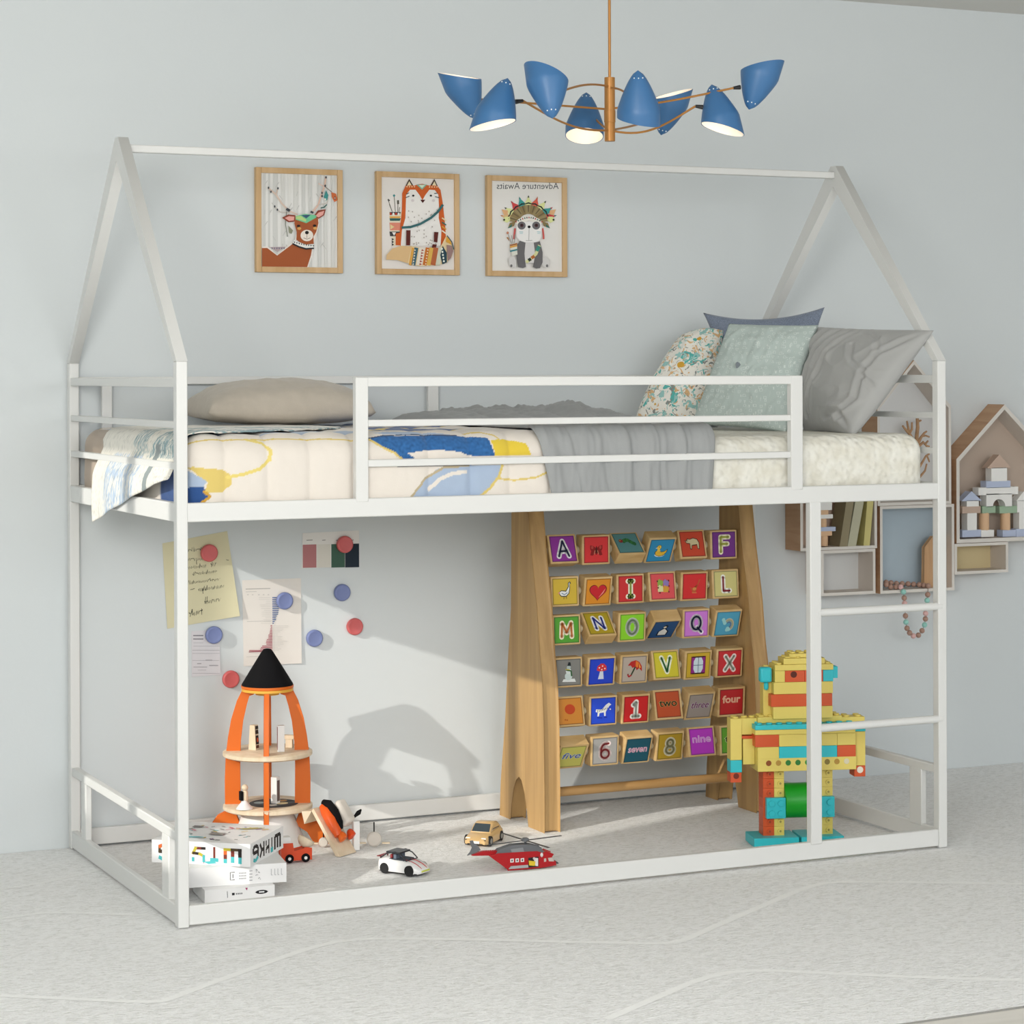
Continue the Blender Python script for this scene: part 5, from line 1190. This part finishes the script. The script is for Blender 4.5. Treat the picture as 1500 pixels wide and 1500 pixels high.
# ------------------------------------------------------------------ toy rocket house
RO, RX0, RY0 = mat('#d46400', .5, name='orange_paint'), .467, .78
PLY = wood('#d9c4a5', '#e8d8bf', (1, 1, .3), 30, .55, 'birch'); WHT = mat('#e9e8e5', .55, name='white_paint'); BLK = mat('#0c0b0e', .85, spec=.2, name='black_felt')
rk = thing('toy_rocket', 'orange wooden toy rocket with two round decks and a black nose cone', 'toy', (RX0, RY0, 0))
MB().use(WHT).lathe([(.092, .0), (.088, .02), (.06, .088)], (RX0, RY0, .0), 40).build('skirt', rk, ang=30)
m = MB().use(PLY).lathe([(.108, .088), (.1125, .091), (.1125, .099), (.108, .102)], (RX0, RY0, 0), 56); m.build('deck', rk)
m = MB().use(mat('#3f4144', .8, noise_=.1, name='deck_print')).lathe([(.062, .1021), (.062, .1026)], (RX0 + .012, RY0 - .01, 0), 40)
for k, (x, y, r, c) in enumerate(((.03, -.02, .016, '#c9b58a'), (.0, -.035, .012, '#b9b4ac'), (.045, .012, .01, '#a57a4a'), (-.02, .01, .013, '#8f9a9c'))): m.use(K(c)).lathe([(r, .1027), (r, .1029)], (RX0 + x, RY0 + y, 0), 16)
m.build('deck_mat', rk)
MB().use(PLY).lathe([(.108, .222), (.1125, .225), (.1125, .233), (.108, .236)], (RX0, RY0, 0), 56).build('deck', rk)
prof_o = [(.106, .1), (.1065, .16), (.104, .222), (.098, .27), (.09, .315), (.076, .36), (.06, .392)]
prof_i = [(.034, .392), (.034, .378), (.046, .374), (.053, .35), (.062, .31), (.068, .26), (.07, .2), (.069, .1)]
for k in range(4):
    a = -YAW + k * PI / 2 + .07; d = Vector((math.cos(a), math.sin(a), 0)); n_ = Vector((-d.y, d.x, 0)) * .0065
    m = MB().use(RO); C0 = Vector((RX0, RY0, 0)); f = lambda s_: (lambda r, z: C0 + d * r + n_ * s_ + Vector((0, 0, z)))
    # split round the decks so the rib passes outside them
    m.prism(prof_o + prof_i, f(-1), f(1)); m.build('rib', rk, bevel=.001, ang=30)
    m = MB().use(RO)
    if k == 3: m.prism([(.112, .1), (.118, .0), (.1, .0), (.1, .088)], f(-1), f(1))
    else: m.prism([(.085, .088), (.1, .085), (.125, .072), (.148, .04), (.152, .0), (.118, .0), (.1, .03), (.07, .05)], f(-1.6), f(1.6))
    m.build('fin', rk, bevel=.0015)
MB().use(RO).lathe([(.064, .392), (.066, .394), (.066, .4)], (RX0, RY0, 0), 40).build('collar', rk)
MB().use(mat('#e0a83c', .5, name='yellow_paint')).lathe([(.03, .376), (.03, .39), (.0635, .391), (.0652, .386), (.0652, .3925)], (RX0, RY0, 0), 40).build('collar_ring', rk)
MB().use(BLK).lathe([(.0645, .4), (.0645, .403), (.0385, .4455), (.0145, .484), (.010, .4895), (.005, .4915), (.0, .492)], (RX0, RY0, 0), 40).build('nose_cone', rk, ang=30)
# figures on the decks
def rp(u, v, y): return U(u, v, y=y)
zm, zl = .2362, .103
m = MB(); x, y = rp(372, 1096, .80).x, .80
m.M = Matrix.Translation((x, y, zm)) @ Matrix.Rotation(-.9, 4, 'Z')
m.use(PLY).prism([(-.011, 0), (.011, 0), (.007, .062), (-.007, .062)], lambda a, c: (a, -.008, c), lambda a, c: (a, .008, c)); m.art(lambda a, c, h: (a, -.008 - h, c), .0003)
m.use(PLY)
m.art(lambda a, c, h: (.0111 - .004 * c / .062 + h, a, c), .0003)
for z0, z1, c in ((.004, .012, '#5a3020'), (.014, .036, '#2a2020'), (.04, .05, '#3a2c24'), (.052, .06, '#2a2420')): m.poly([(-.007, z0), (.007, z0), (.006, z1), (-.006, z1)], K(c))
m.ell((0, .025), .004, .006, K('#c9532c'), 10)
tag(m.build('toy_figure', smooth=False), 'tapered wooden figure with a dark printed side, on the upper rocket deck at left', 'toy figure', 'small figures on the rocket decks')
m = MB(); x = rp(411.5, 1100, .74).x; m.M = Matrix.Translation((x, .74, zm)) @ Matrix.Rotation(-.25, 4, 'Z')
m.use(WHT).box((-.0085, -.007, 0), (.0085, .007, .066)); m.use(mat('#7c3438', .6, name='dark_print')).box((-.0092, -.006, .004), (-.0085, .006, .062))
tag(m.build('toy_figure', bevel=.0008), 'tall white block figure with one dark side, on the upper rocket deck', 'toy figure', 'small figures on the rocket decks')
m = MB(); x = rp(426, 1097, .78).x; m.M = Matrix.Translation((x, .79, zm)) @ Matrix.Rotation(-.6, 4, 'Z'); m.use(PLY).box((-.009, -.007, 0), (.009, .007, .022)); m.box((-.014, -.009, .022), (.014, .009, .032))
tag(m.build('toy_table', bevel=.001), 'small wooden table on the upper rocket deck at right', 'toy furniture')
m = MB(); x = rp(403.5, 1172, .765).x; m.M = Matrix.Translation((x, .765, zl)) @ Matrix.Rotation(-.9, 4, 'Z')
m.use(WHT).box((-.0085, -.008, 0), (.0085, .008, .066)); m.use(mat('#6a5a56', .6, name='dark_print')).box((.0085, -.006, .006), (.0092, .006, .058))
tag(m.build('toy_figure', bevel=.0008), 'white block figure standing on the dark mat of the lower rocket deck', 'toy figure', 'small figures on the rocket decks')
x = rp(359, 1178, .72).x; af = thing('toy_figure', 'peg figure with a round wooden head and wide white skirt, on the lower rocket deck', 'toy figure', (x, .725, zl), group='small figures on the rocket decks')
MB().use(WHT).lathe([(.021, .0), (.021, .002), (.008, .017), (.006, .022)], (x, .725, zl), 28).build('skirt', af)
m = MB().use(PLY).lathe([(.006, .02), (.0075, .024), (.007, .042), (.004, .046)], (x + .002, .725, zl), 20); m.use(BLK).box((x - .012, .718, zl + .022), (x - .005, .732, zl + .044)); m.build('body', af)
MB().use(PLY).ball((x + .001, .725, zl + .0525), .0085, 16).build('head', af)

# ramp with the shuttle
rp0, rp1, rp2 = Vector((.572, .545, 0)), Vector((.63, .583, 0)), Vector((.548, .672, .102))
side = (rp1 - rp0); up_ = (rp2 - rp0); nn = side.cross(up_).normalized()
if nn.z < 0: nn = -nn
ramp = thing('toy_ramp', 'slanting pale wooden ramp leaning on the lower deck of the rocket', 'toy', (.6, .6, 0))
L0 = rp0 + Vector((-.008, 0, 0)); 
m = MB().use(PLY); a_, b_, c_, d_ = rp0, rp1, rp1 + up_ * .98, rp0 + up_ * .98
m.add([a_ , b_, c_, d_, a_ - Vector((.006, -.014, 0)), b_ - Vector((.006, -.014, 0)), c_ - nn * .009, d_ - nn * .009], [(0, 1, 2, 3), (7, 6, 5, 4), (0, 4, 5, 1), (1, 5, 6, 2), (2, 6, 7, 3), (3, 7, 4, 0)]); m.build('plank', ramp, smooth=False, bevel=.0008)
m = MB().use(PLY); o0 = d_ - nn * .009; m.add([o0 + v for v in (Vector((0, 0, 0)), side * .99, side * .99 + Vector((-.02, -.004, -.03)), Vector((-.02, -.004, -.03)), Vector((-.024, .006, .0)), side * .99 + Vector((-.024, .006, 0)))], [(0, 1, 2, 3), (4, 3, 2, 5), (0, 4, 5, 1), (0, 3, 4), (1, 5, 2)]); m.build('support', ramp, smooth=False)
ud = up_.normalized(); sd = side.normalized()
sh = thing('toy_shuttle', 'little orange and black shuttle with a white block on its back, lying on the ramp', 'toy', rp0 + up_ * .4 + side * .5 + nn * .001)
def SP(s_, t_, h_): return rp0 + side * s_ + up_ * t_ + nn * h_
m = MB().use(mat('#e0591c', .4, name='orange_gloss')).tube([SP(.30, .93, .012), SP(.30, .8, .015), SP(.3, .6, .016), SP(.32, .42, .013), SP(.33, .33, .0095)], [.008, .0145, .0155, .0125, .0085], 18); m.build('body', sh)
m = MB().use(BLK).tube([SP(.36, .97, .018), SP(.4, .88, .026), SP(.42, .7, .03), SP(.44, .5, .028), SP(.46, .4, .022)], [.008, .0125, .0125, .009, .005], 16); m.build('hood', sh)
m = MB().use(PLY); m.M = None
M3 = Matrix((sd, ud, nn)).transposed()
m.use(mat('#dcd4ca', .5, name='pale_block')).cbox(SP(.82, .62, .034), (.036, .072, .03), M3); m.build('load', sh, bevel=.009, seg=4)
for s_, c in ((.42, '#e8681e'), (.95, '#d9481a')):
    MB().use(mat(c, .35, name='orange_gloss')).lathe([(.004, .012), (.008, .008), (.0125, -.004), (.0115, -.011), (.004, -.0135)], SP(s_, .3, .0148), 20, M3 @ Matrix.Rotation(-PI / 2, 3, 'X')).build('nozzle', sh)
m = MB().use(BLK).prism([(0, 0), (.024, .012), (.012, .03), (-.004, .026)], lambda a, c: SP(1.3, .5, .035) + sd * a * .9 + nn * (c - .01), lambda a, c: SP(1.3, .5, .035) + sd * a * .9 + nn * (c - .01) + ud * .004); m.build('tail_fin', sh)

# orange truck with a wooden bowl
tr = thing('toy_truck', 'small orange wooden toy truck with black wheels beside the white boxes', 'toy vehicle', (.457, .545, 0), -.12)
m = MB().use(mat('#d9481c', .5, name='truck_orange')).xz([(-.036, .007), (.036, .007), (.036, .032), (.022, .034), (.018, .031), (-.008, .026), (-.011, .046), (-.036, .046)], -.015, .015); m.build('body', tr, local=True, bevel=.002)
for x_ in (-.018, .022):
    for y_ in (-.0175, .0145):
        w = MB().use(BLK).cyl((x_, y_, .0105), (x_, y_ + .003, .0105), .0105, n=24).build('wheel', tr, local=True)
        MB().use(WHT).cyl((x_, y_ - .0006, .0105), (x_, y_ + .0036, .0105), .004, n=14).build('hub_cap', w, local=True)
m = MB().use(WHT).box((-.034, -.012, .046), (-.013, .012, .062)); m.build('roof_block', tr, local=True, bevel=.001)
m = MB().use(PLY); Rm = Matrix.Rotation(.5, 3, 'Y')
m.lathe([(.004, .0), (.012, .003), (.02, .012), (.0215, .022), (.019, .0215), (.012, .008), (.0, .005)], (.018, 0, .0345), 24, Rm); m.build('bowl', tr, local=True)
# little wooden space probes
def probe(u, v, y_off, r, ang, label):
    p = U(u, v, z=0); t = thing('toy_probe', label, 'toy', (p.x, p.y, 0), ang, 'wooden discs with black antennas')
    MB().use(mat('#cdc5bb', .6, name='probe_wood')).lathe([(.0, -.006), (r * .8, -.006), (r, -.003), (r, .003), (r * .8, .006), (.0, .006)], (0, 0, r * 1.06), 28, Matrix.Diagonal((1, 1, 1)) @ Matrix.Rotation(PI / 2, 3, 'X')).build('disc', t, local=True)
    MB().use(BLK).cyl((0, 0, 2.05 * r), (0, 0, 2.05 * r + .024), .0016, n=10).build('antenna', t, local=True)
    for s_ in (-1, 1): MB().use(PLY).box((s_ * (r + .001) if s_ > 0 else -r - .021, -.004, .008), (r + .021 if s_ > 0 else -r - .001, .004, .0115)).build('wing', t, local=True, bevel=.0006)
probe(548, 1240.5, 0, .0185, -YAW, 'pale wooden disc with a black antenna on the rug right of the ramp')
probe(474, 1241, 0, .012, -YAW, 'smaller wooden disc with a black antenna, behind the foot of the ramp')
p = U(517.5, 1247, z=0)
m = MB().use(WHT).box((p.x + .004, p.y + .006, 0), (p.x + .02, p.y + .02, .072)); tag(m.build('toy_post', bevel=.001), 'plain white upright toy post standing behind the foot of the ramp', 'toy')

# ------------------------------------------------------------------ the boxes by the left post
BXW = mat('#eeedec', .45, name='box_card')
def carton(corner, wx, wy, z0, z1, rot, label, decorate):
    """corner: near right front corner; wx along the front, wy back"""
    t = thing('cardboard_box', label, 'box', (corner[0], corner[1], z0), rot, 'white printed boxes stacked by the left post')
    m = MB().use(BXW).box((-wx, 0, 0), (0, wy, z1 - z0)); H = z1 - z0
    decorate(m, wx, wy, H); m.build('box_body', t, local=True, smooth=False)
    return t
N_ = Vector((.226, .195)); rot = math.atan2(-.149, .185)
PAL = ['#2a2320', '#7a3326', '#d2662c', '#c9bb3c', '#2a2320', '#4a3a24']
def multi(m, P, w, R, split=None):
    """chunky lettering: dark and warm above, turquoise below"""
    for p, q_ in zip(P, P[1:]):
        n = max(1, int(math.hypot(q_[0] - p[0], q_[1] - p[1]) / (w * 1.2)))
        for k in range(n):
            a = (p[0] + (q_[0] - p[0]) * (k - .25) / n, p[1] + (q_[1] - p[1]) * (k - .25) / n); b_ = (p[0] + (q_[0] - p[0]) * (k + 1.25) / n, p[1] + (q_[1] - p[1]) * (k + 1.25) / n)
            low = (a[1] + b_[1]) / 2 < .3
            m.stroke([a, b_], w, K('#4fb9bd' if low else R.choice(PAL)))
# mirrored capitals of the box lettering, each in a unit cell with b up
def glyph_set(): return {
 'w': [[(.1, 0), (.1, .9), (.5, .9), (.5, .05)], [(.5, .9), (.9, .9), (.9, .0)]],
 't': [[(.5, .95), (.5, .3)], [(.1, .12), (.9, .12)]],
 's': [[(.95, .9), (.3, .9), (.12, .55), (.6, .5), (.9, .35), (.9, 0)], [(.12, .2), (.12, 0)]],
 'y': [[(.85, 0), (.85, .95)], [(.15, .1), (.15, .4), (.85, .5)], [(.15, .95), (.15, .6)]],
 'k': [[(.85, .0), (.85, 1)], [(.1, .95), (.45, .5), (.1, .05)], [(.45, .5), (.85, .5)]],
 'e': [[(.9, .55), (.15, .55), (.15, .9), (.5, 1), (.9, .85), (.9, .2), (.5, 0), (.15, .12)]]}
def deco1(m, wx, wy, H):
    R = random.Random(8); GS = glyph_set()
    # front face lettering, right to left across the width
    for g_, x0, wd in (('w', -.064, .044), ('t', -.096, .02), ('s', -.141, .033), ('k', -.172, .024), ('y', -.195, .018), ('e', -.222, .024)):
        m.art(lambda a, c, h: (x0 + a * wd, -h, H * .16 + c * H * .62), .00006); m.layer = 1
        for P in GS[g_]: multi(m, P, .19 if wd > .025 else .26, R)
    m.art(lambda a, c, h: (a, -h, c), .0002); m.poly([(-.112, .007), (-.088, .010), (-.08, .005), (-.1, .002)], K('#58bcc0')); m.poly([(-.113, .012), (-.107, .011), (-.112, .002)], K('#cf3a4a'))
    # right face lettering
    for g_, y0, wd in (('e', .014, .04), ('k', .06, .034), ('y', .1, .026), ('t', .132, .02), ('w', .158, .044)):
        m.art(lambda a, c, h: (h, y0 + a * wd, H * .14 + c * H * .66), .00006); m.layer = 1
        for P in GS[g_]:
            for p, q_ in zip(P, P[1:]): m.stroke([p, q_], .24 if wd > .025 else .34, K('#2a2220' if max(p[1], q_[1]) > .35 else '#4fb9bd'))
    # top print
    m.art(lambda a, c, h: (a, c, H + h), .00006)
    for _ in range(38):
        a, c = R.uniform(-wx + .03, -.02), R.uniform(.02, wy - .03); w = R.uniform(.006, .02); c_ = R.choice(['#5fb8bd', '#cf4a6a', '#8a4a9a', '#d9b62c', '#5a5a58', '#8b8783', '#4a4644', '#77aab0'])
        an = R.choice([0, .9, -.6, 1.5]); m.stroke([(a, c), (a + w * math.cos(an), c + w * math.sin(an))], R.uniform(.002, .0055), K(c_))
    m.poly([(-.13, .075), (-.095, .075), (-.095, .1), (-.13, .1)], K('#a39a94')); m.poly([(-.2, .15), (-.175, .15), (-.175, .168), (-.2, .168)], K('#8f8a88'))
    for k, c_ in enumerate(('#d9b62c', '#77aab0', '#d9b62c')): m.stroke([(-.09 + k * .008, .15), (-.045 + k * .008, .175)], .005, K(c_))
    m.ell((-.15, .04), .024, .006, K('#77bcc2'), 16)
def deco2(m, wx, wy, H):
    m.art(lambda a, c, h: (a, -h, c), .00006); R = random.Random(12)
    m.stroke([(-.118, .029), (-.128, .029), (-.128, .012), (-.118, .012)], .0018, K('#5a5a5c')); m.stroke([(-.122, .025), (-.122, .016)], .0018, K('#5a5a5c'))
    for r in range(3):
        for k in range(5): m.stroke([(-.108 + k * .0034, .026 - r * .006), (-.106 + k * .0034, .026 - r * .006)], .0028, K('#9a9a9c'))
    for r in range(4): m.stroke([(-.085, .03 - r * .007), (-.078, .03 - r * .007)], .0018, K('#a9a9ab'))
    for _ in range(14): a, c = R.uniform(-.07, -.058), R.uniform(.01, .035); m.ell((a, c), .0012, .001, K('#9a9a9c'), 6)
    for x in (-.035, -.027, -.02, -.012): m.stroke([(x, .032), (x, .018)], .0014, K('#b9b9bb')); m.stroke([(x, .018), (x + .003, .018)], .0014, K('#b9b9bb'))
def deco3(m, wx, wy, H):
    m.art(lambda a, c, h: (a, -h, c), .00006); e = H * .55
    m.ell((-.03, e), .014, .0045, K('#1c1c1e'), 20); m.poly([(-.046, e), (-.03, e + .0045), (-.014, e), (-.03, e - .0045)], K('#1c1c1e')); m.stroke([(-.036, e), (-.024, e)], .003, K('#e6e6e6'))
    m.stroke([(-.098, e), (-.092, e)], .0055, K('#2a2a2c'))
    for k in range(4): m.stroke([(-.089 + k * .004, e), (-.0865 + k * .004, e)], .0035, K('#6a6a6c'))
    m.poly([(-.068, H * .95), (-.062, H * .95), (-.064, H * .75)], K('#a03a6a'))
    m.stroke([(-.109, H * .8), (-.108, H * .3)], .0012, K('#7a7a7c'))
carton((.282, .190), .160, .13, 0, .0295, -.1, 'small white box at the bottom of the stack with a black oval mark', deco3)
carton((.316, .207), .235, .20, .03, .0735, -.16, 'white box with faint grey print, in the middle of the stack', deco2)
carton((.226, .195), .2375, .22, .074, .1255, rot, 'white game box with colourful mirrored lettering, on top of the stack', deco1)

# ------------------------------------------------------------------ toy cars
TYRE = mat('#151517', .7, name='tyre'); GLS = mat('#39444a', .15, spec=.8, name='tinted_window')
def loft(m, secs):
    """secs: list of (x, [(y, z), ...]) sections with the same count"""
    n = len(secs[0][1]); vs = [(x, y, z) for x, P in secs for y, z in P]
    fs = [(i * n + k, i * n + (k + 1) % n, (i + 1) * n + (k + 1) % n, (i + 1) * n + k) for i in range(len(secs) - 1) for k in range(n)] + [tuple(range(n))[::-1], tuple(range((len(secs) - 1) * n, len(secs) * n))]
    m.add(vs, fs)
def sec(w, zb, zt, rw=.8): return [(-w, zb), (-w * 1.02, (zb + zt) / 2), (-w * .97, zb + (zt - zb) * .8), (-w * rw, zt), (w * rw, zt), (w * .97, zb + (zt - zb) * .8), (w * 1.02, (zb + zt) / 2), (w, zb)]
def wheels(t, xs, y, r, wd, hub=None):
    for x_ in xs:
        for s_ in (-1, 1):
            y0 = s_ * y; w = MB().use(TYRE).cyl((x_, y0 - s_ * wd, r), (x_, y0, r), r, n=28).build('wheel', t, local=True, bevel=.0006)
            if hub: MB().use(mat(hub, .4, metal=.3, name='rim')).cyl((x_, y0 - s_ * .001, r), (x_, y0 + s_ * .0006, r), r * .55, n=18).build('wheel_rim', w, local=True)
fw, rw_ = Vector((.641, .267)), Vector((.601, .328)); hd = (fw - rw_).normalized(); ang = math.atan2(hd.y, hd.x); cen = (fw + rw_) / 2 + Vector((-hd.y, hd.x)) * .03
wc = thing('toy_car', 'white toy convertible with red stripes and a dark roof on the rug', 'toy car', (cen.x, cen.y, 0), ang)
WP = mat('#ecebea', .25, coat=.4, name='white_gloss')
m = MB().use(WP); loft(m, [(-.058, sec(.022, .012, .028)), (-.052, sec(.028, .007, .034)), (-.035, sec(.0305, .006, .0355)), (-.012, sec(.03, .006, .0325)), (.012, sec(.03, .006, .0325)), (.03, sec(.0305, .006, .0305)), (.046, sec(.029, .006, .025)), (.058, sec(.025, .006, .018)), (.063, sec(.018, .007, .013))])
m.use(mat('#1c1c1e', .6)).box((-.05, -.028, .0045), (.056, .028, .0068)); m.build('car_body', wc, local=True, ang=50)
m = MB().use(mat('#c2202c', .35, name='red_stripe'))
for y_ in (-.0105, .0105):
    prev = None; P = [(.016, .0334), (.03, .0312), (.04, .0283), (.048, .0248), (.055, .0205), (.0595, .0168)]
    for (x0, z0), (x1, z1) in zip(P, P[1:]): m.add([(x0, y_ - .0012, z0), (x1, y_ - .0012, z1), (x1, y_ + .0012, z1), (x0, y_ + .0012, z0), (x0, y_ - .0012, z0 - .002), (x1, y_ - .0012, z1 - .002), (x1, y_ + .0012, z1 - .002), (x0, y_ + .0012, z0 - .002)], [(0, 1, 2, 3), (4, 7, 6, 5), (0, 4, 5, 1), (2, 6, 7, 3)])
m.build('stripe', wc, local=True)
m = MB().use(mat('#2b2c30', .35, name='dark_trim'))
m.tube([(-.05, -.024, .034), (-.03, -.023, .047), (-.008, -.022, .0515), (.01, -.022, .046), (.024, -.024, .0335)], .0016, 8); m.tube([(-.05, .024, .034), (-.03, .023, .047), (-.008, .022, .0515), (.01, .022, .046), (.024, .024, .0335)], .0016, 8)
m.tube([(.024, -.024, .0335), (.026, 0, .0345), (.024, .024, .0335)], .0014, 8); m.box((-.034, -.023, .0475), (.004, .023, .0515)); m.build('roof', wc, local=True, bevel=.0008)
m = MB().use(mat('#3c434c', .7, name='seat_cloth')).box((-.03, -.022, .03), (.016, .022, .0345)); m.use(mat('#5e6a78', .7)).box((-.016, -.019, .033), (-.008, -.003, .045)); m.box((-.016, .003, .033), (-.008, .019, .045)); m.use(mat('#8a2c30', .6)).box((-.026, -.018, .035), (-.02, .018, .044)); m.build('seats', wc, local=True, bevel=.001)
m = MB().use(mat('#cfd65a', .4, name='headlamp')).box((.0585, -.0165, .0095), (.0645, .0165, .0135)); m.build('number_plate', wc, local=True, bevel=.0008)
m = MB().use(mat('#8a2c30', .5)).bar((-.058, -.022, .037), (-.058, .022, .037), .008, .0016); m.box((-.057, -.015, .028), (-.054, -.013, .037)); m.box((-.057, .013, .028), (-.054, .015, .037)); m.build('spoiler', wc, local=True)
wheels(wc, (-.034, .036), .0318, .0125, .009)
bc = thing('toy_car', 'beige toy car with a dark windscreen, its bonnet towards the helicopter', 'toy car', (.963, .555, 0), math.atan2(-.70, -.71))
BP = mat('#d2ae78', .3, coat=.4, name='beige_gloss')
m = MB().use(BP); loft(m, [(-.06, sec(.028, .01, .026)), (-.05, sec(.032, .006, .034)), (-.025, sec(.033, .006, .034)), (.01, sec(.033, .006, .032)), (.035, sec(.0325, .006, .028)), (.052, sec(.031, .006, .023)), (.061, sec(.026, .007, .017))]); m.build('car_body', bc, local=True, ang=50)
m = MB().use(BP); loft(m, [(-.052, sec(.026, .032, .035)), (-.034, sec(.026, .032, .05)), (-.006, sec(.026, .032, .0525)), (.004, sec(.026, .032, .049)), (.024, sec(.027, .0285, .0315))]); m.build('cabin', bc, local=True, ang=50)
m = MB().use(GLS).add([(.0065, -.0205, .0488), (.0065, .0205, .0488), (.0248, .0235, .0322), (.0248, -.0235, .0322), (.005, -.0205, .0488), (.005, .0205, .0488), (.0225, .0235, .0315), (.0225, -.0235, .0315)], [(0, 1, 2, 3), (7, 6, 5, 4), (0, 4, 5, 1), (1, 5, 6, 2), (2, 6, 7, 3), (3, 7, 4, 0)]); m.build('windscreen', bc, local=True, smooth=False)
for s_ in (-1, 1):
    m = MB().use(GLS).prism([(-.04, .035), (.012, .035), (0, .0475), (-.03, .0475)], lambda a, c: (a, s_ * .0268 - s_ * (c - .035) * .15, c), lambda a, c: (a, s_ * .024, c)); m.build('side_window', bc, local=True, smooth=False)
m = MB().use(mat('#262422', .5)).box((.0555, -.027, .0155), (.0595, .027, .018)); m.box((.056, -.02, .007), (.0625, .02, .0085)); m.build('grille', bc, local=True)
m = MB().use(mat('#e6e4e0', .4)).box((.0595, -.01, .0088), (.063, .012, .0148)); m.build('number_plate', bc, local=True)
m = MB().use(mat('#e9e6df', .2)).box((.0535, -.027, .019), (.0565, -.015, .0225)); m.box((.0535, .015, .019), (.0565, .027, .0225)); m.build('headlamp', bc, local=True, bevel=.0006)
wheels(bc, (-.037, .037), .0345, .0125, .009, '#9c9a94')

# ------------------------------------------------------------------ helicopter
RED_ = mat('#b3141c', .35, spec=.5, name='red_plastic'); GRY = mat('#6d6f72', .5, name='grey_plastic'); DG = mat('#4a4d50', .5, name='dark_plastic')
he = thing('toy_helicopter', 'red toy helicopter with a grey four-blade rotor just inside the front rail', 'toy helicopter', (.925, .236, 0), -.22)
hxz = lambda a, c: ((a - 970) / 8.824 / 634 / .985, max(.0, (742 - c) / 8.824 / 634))
def hp(P): return [hxz(a, c) for a, c in P]
m = MB().use(RED_).xz(hp([(500, 542), (730, 720), (740, 742), (1180, 725), (1380, 700), (1372, 655), (1290, 640), (1345, 560), (1255, 522), (1200, 540), (1130, 515), (960, 515), (600, 520)]), -.016, .016); m.build('hull', he, local=True, bevel=.0015)
m = MB().use(RED_).xz(hp([(260, 530), (400, 492), (600, 495), (620, 530), (620, 560), (500, 545), (280, 538)]), -.006, .006)
for k in range(8): x_, z_ = hxz(425 + k * 24, 490); m.cyl((x_, 0, z_ - .001), (x_, 0, z_ + .0016), .0014, n=8)
m.build('tail_boom', he, local=True, bevel=.0008)
m = MB().use(GRY).xz(hp([(245, 350), (285, 345), (300, 385), (350, 415), (385, 470), (330, 500), (215, 535), (250, 495), (275, 440)]), -.002, .002); m.build('tail_fin', he, local=True, bevel=.0005)
m = MB().use(GRY).xz(hp([(590, 520), (620, 485), (730, 450), (800, 430), (960, 425), (1040, 430), (1180, 470), (1215, 525), (980, 540), (780, 528)]), -.0125, .0125); m.build('engine_cover', he, local=True, bevel=.002)
MB().use(mat('#8d8f91', .5)).xz(hp([(780, 470), (940, 455), (960, 530), (800, 528)]), -.0142, -.012).build('intake', he, local=True, bevel=.0006)
for a in (768, 838, 908):
    m = MB().use(mat('#e9e6e4', .4)).xz(hp([(a, 592), (a + 46, 590), (a + 46, 640), (a, 642)]), -.0166, -.0155); m.use(mat('#4a4a50', .3)).xz(hp([(a + 14, 604), (a + 32, 603), (a + 32, 628), (a + 14, 629)]), -.0169, -.016); m.build('side_window', he, local=True)
m = MB().use(mat('#1f1c1e', .7)).xz(hp([(1010, 590), (1150, 580), (1150, 715), (1010, 722)]), -.0164, -.0155); m.build('doorway', he, local=True)
m = MB().use(mat('#e3c52c', .5)).xz(hp([(1015, 625), (1105, 640), (1095, 700), (1020, 690)]), -.0185, -.016); m.use(mat('#e6e3df', .5)).xz(hp([(1080, 590), (1140, 600), (1140, 705), (1105, 700)]), -.018, -.016); m.ball((hxz(1085, 600)[0], -.018, hxz(1085, 600)[1]), .003, 12); m.build('pilot', he, local=True)
m = MB().use(mat('#e9e7e4', .4)).ball((hxz(1192, 560)[0], -.016, hxz(1192, 560)[1]), .0042, 14, (.9, .6, 1.3)); m.build('lamp', he, local=True)
m = MB().use(mat('#cfc3bb', .15)).xz(hp([(1275, 605), (1335, 600), (1360, 655), (1290, 650)]), -.0166, -.012); m.xz(hp([(1222, 610), (1250, 608), (1252, 650), (1222, 655)]), -.0166, -.0155); m.build('cockpit_window', he, local=True)
m = MB().use(mat('#aeb0b1', .5)).xz(hp([(775, 690), (1000, 684), (1005, 715), (745, 722)]), -.0195, -.0158); m.build('step', he, local=True, bevel=.0005)
m = MB().use(DG).xz(hp([(1355, 700), (1390, 660), (1435, 692), (1430, 700)]), -.006, .006); m.build('nose_probe', he, local=True)
zt = .066; xr = hxz(990, 400)[0]
MB().use(DG).cyl((xr, 0, .052), (xr, 0, zt + .002), .0026, n=12).build('rotor_mast', he, local=True)
rot_ = MB().use(GRY).lathe([(.0035, -.004), (.0095, -.002), (.0095, .003), (.006, .006)], (xr, 0, zt), 24).build('rotor_hub', he, local=True)
for k in range(4):
    a = math.radians(20 + 90 * k); d = Vector((math.cos(a), math.sin(a), 0)); c0 = Vector((xr, 0, zt))
    MB().use(DG).bar(c0 + d * .008, c0 + d * .103, .0055, .0014).build('rotor_blade', rot_, local=True)
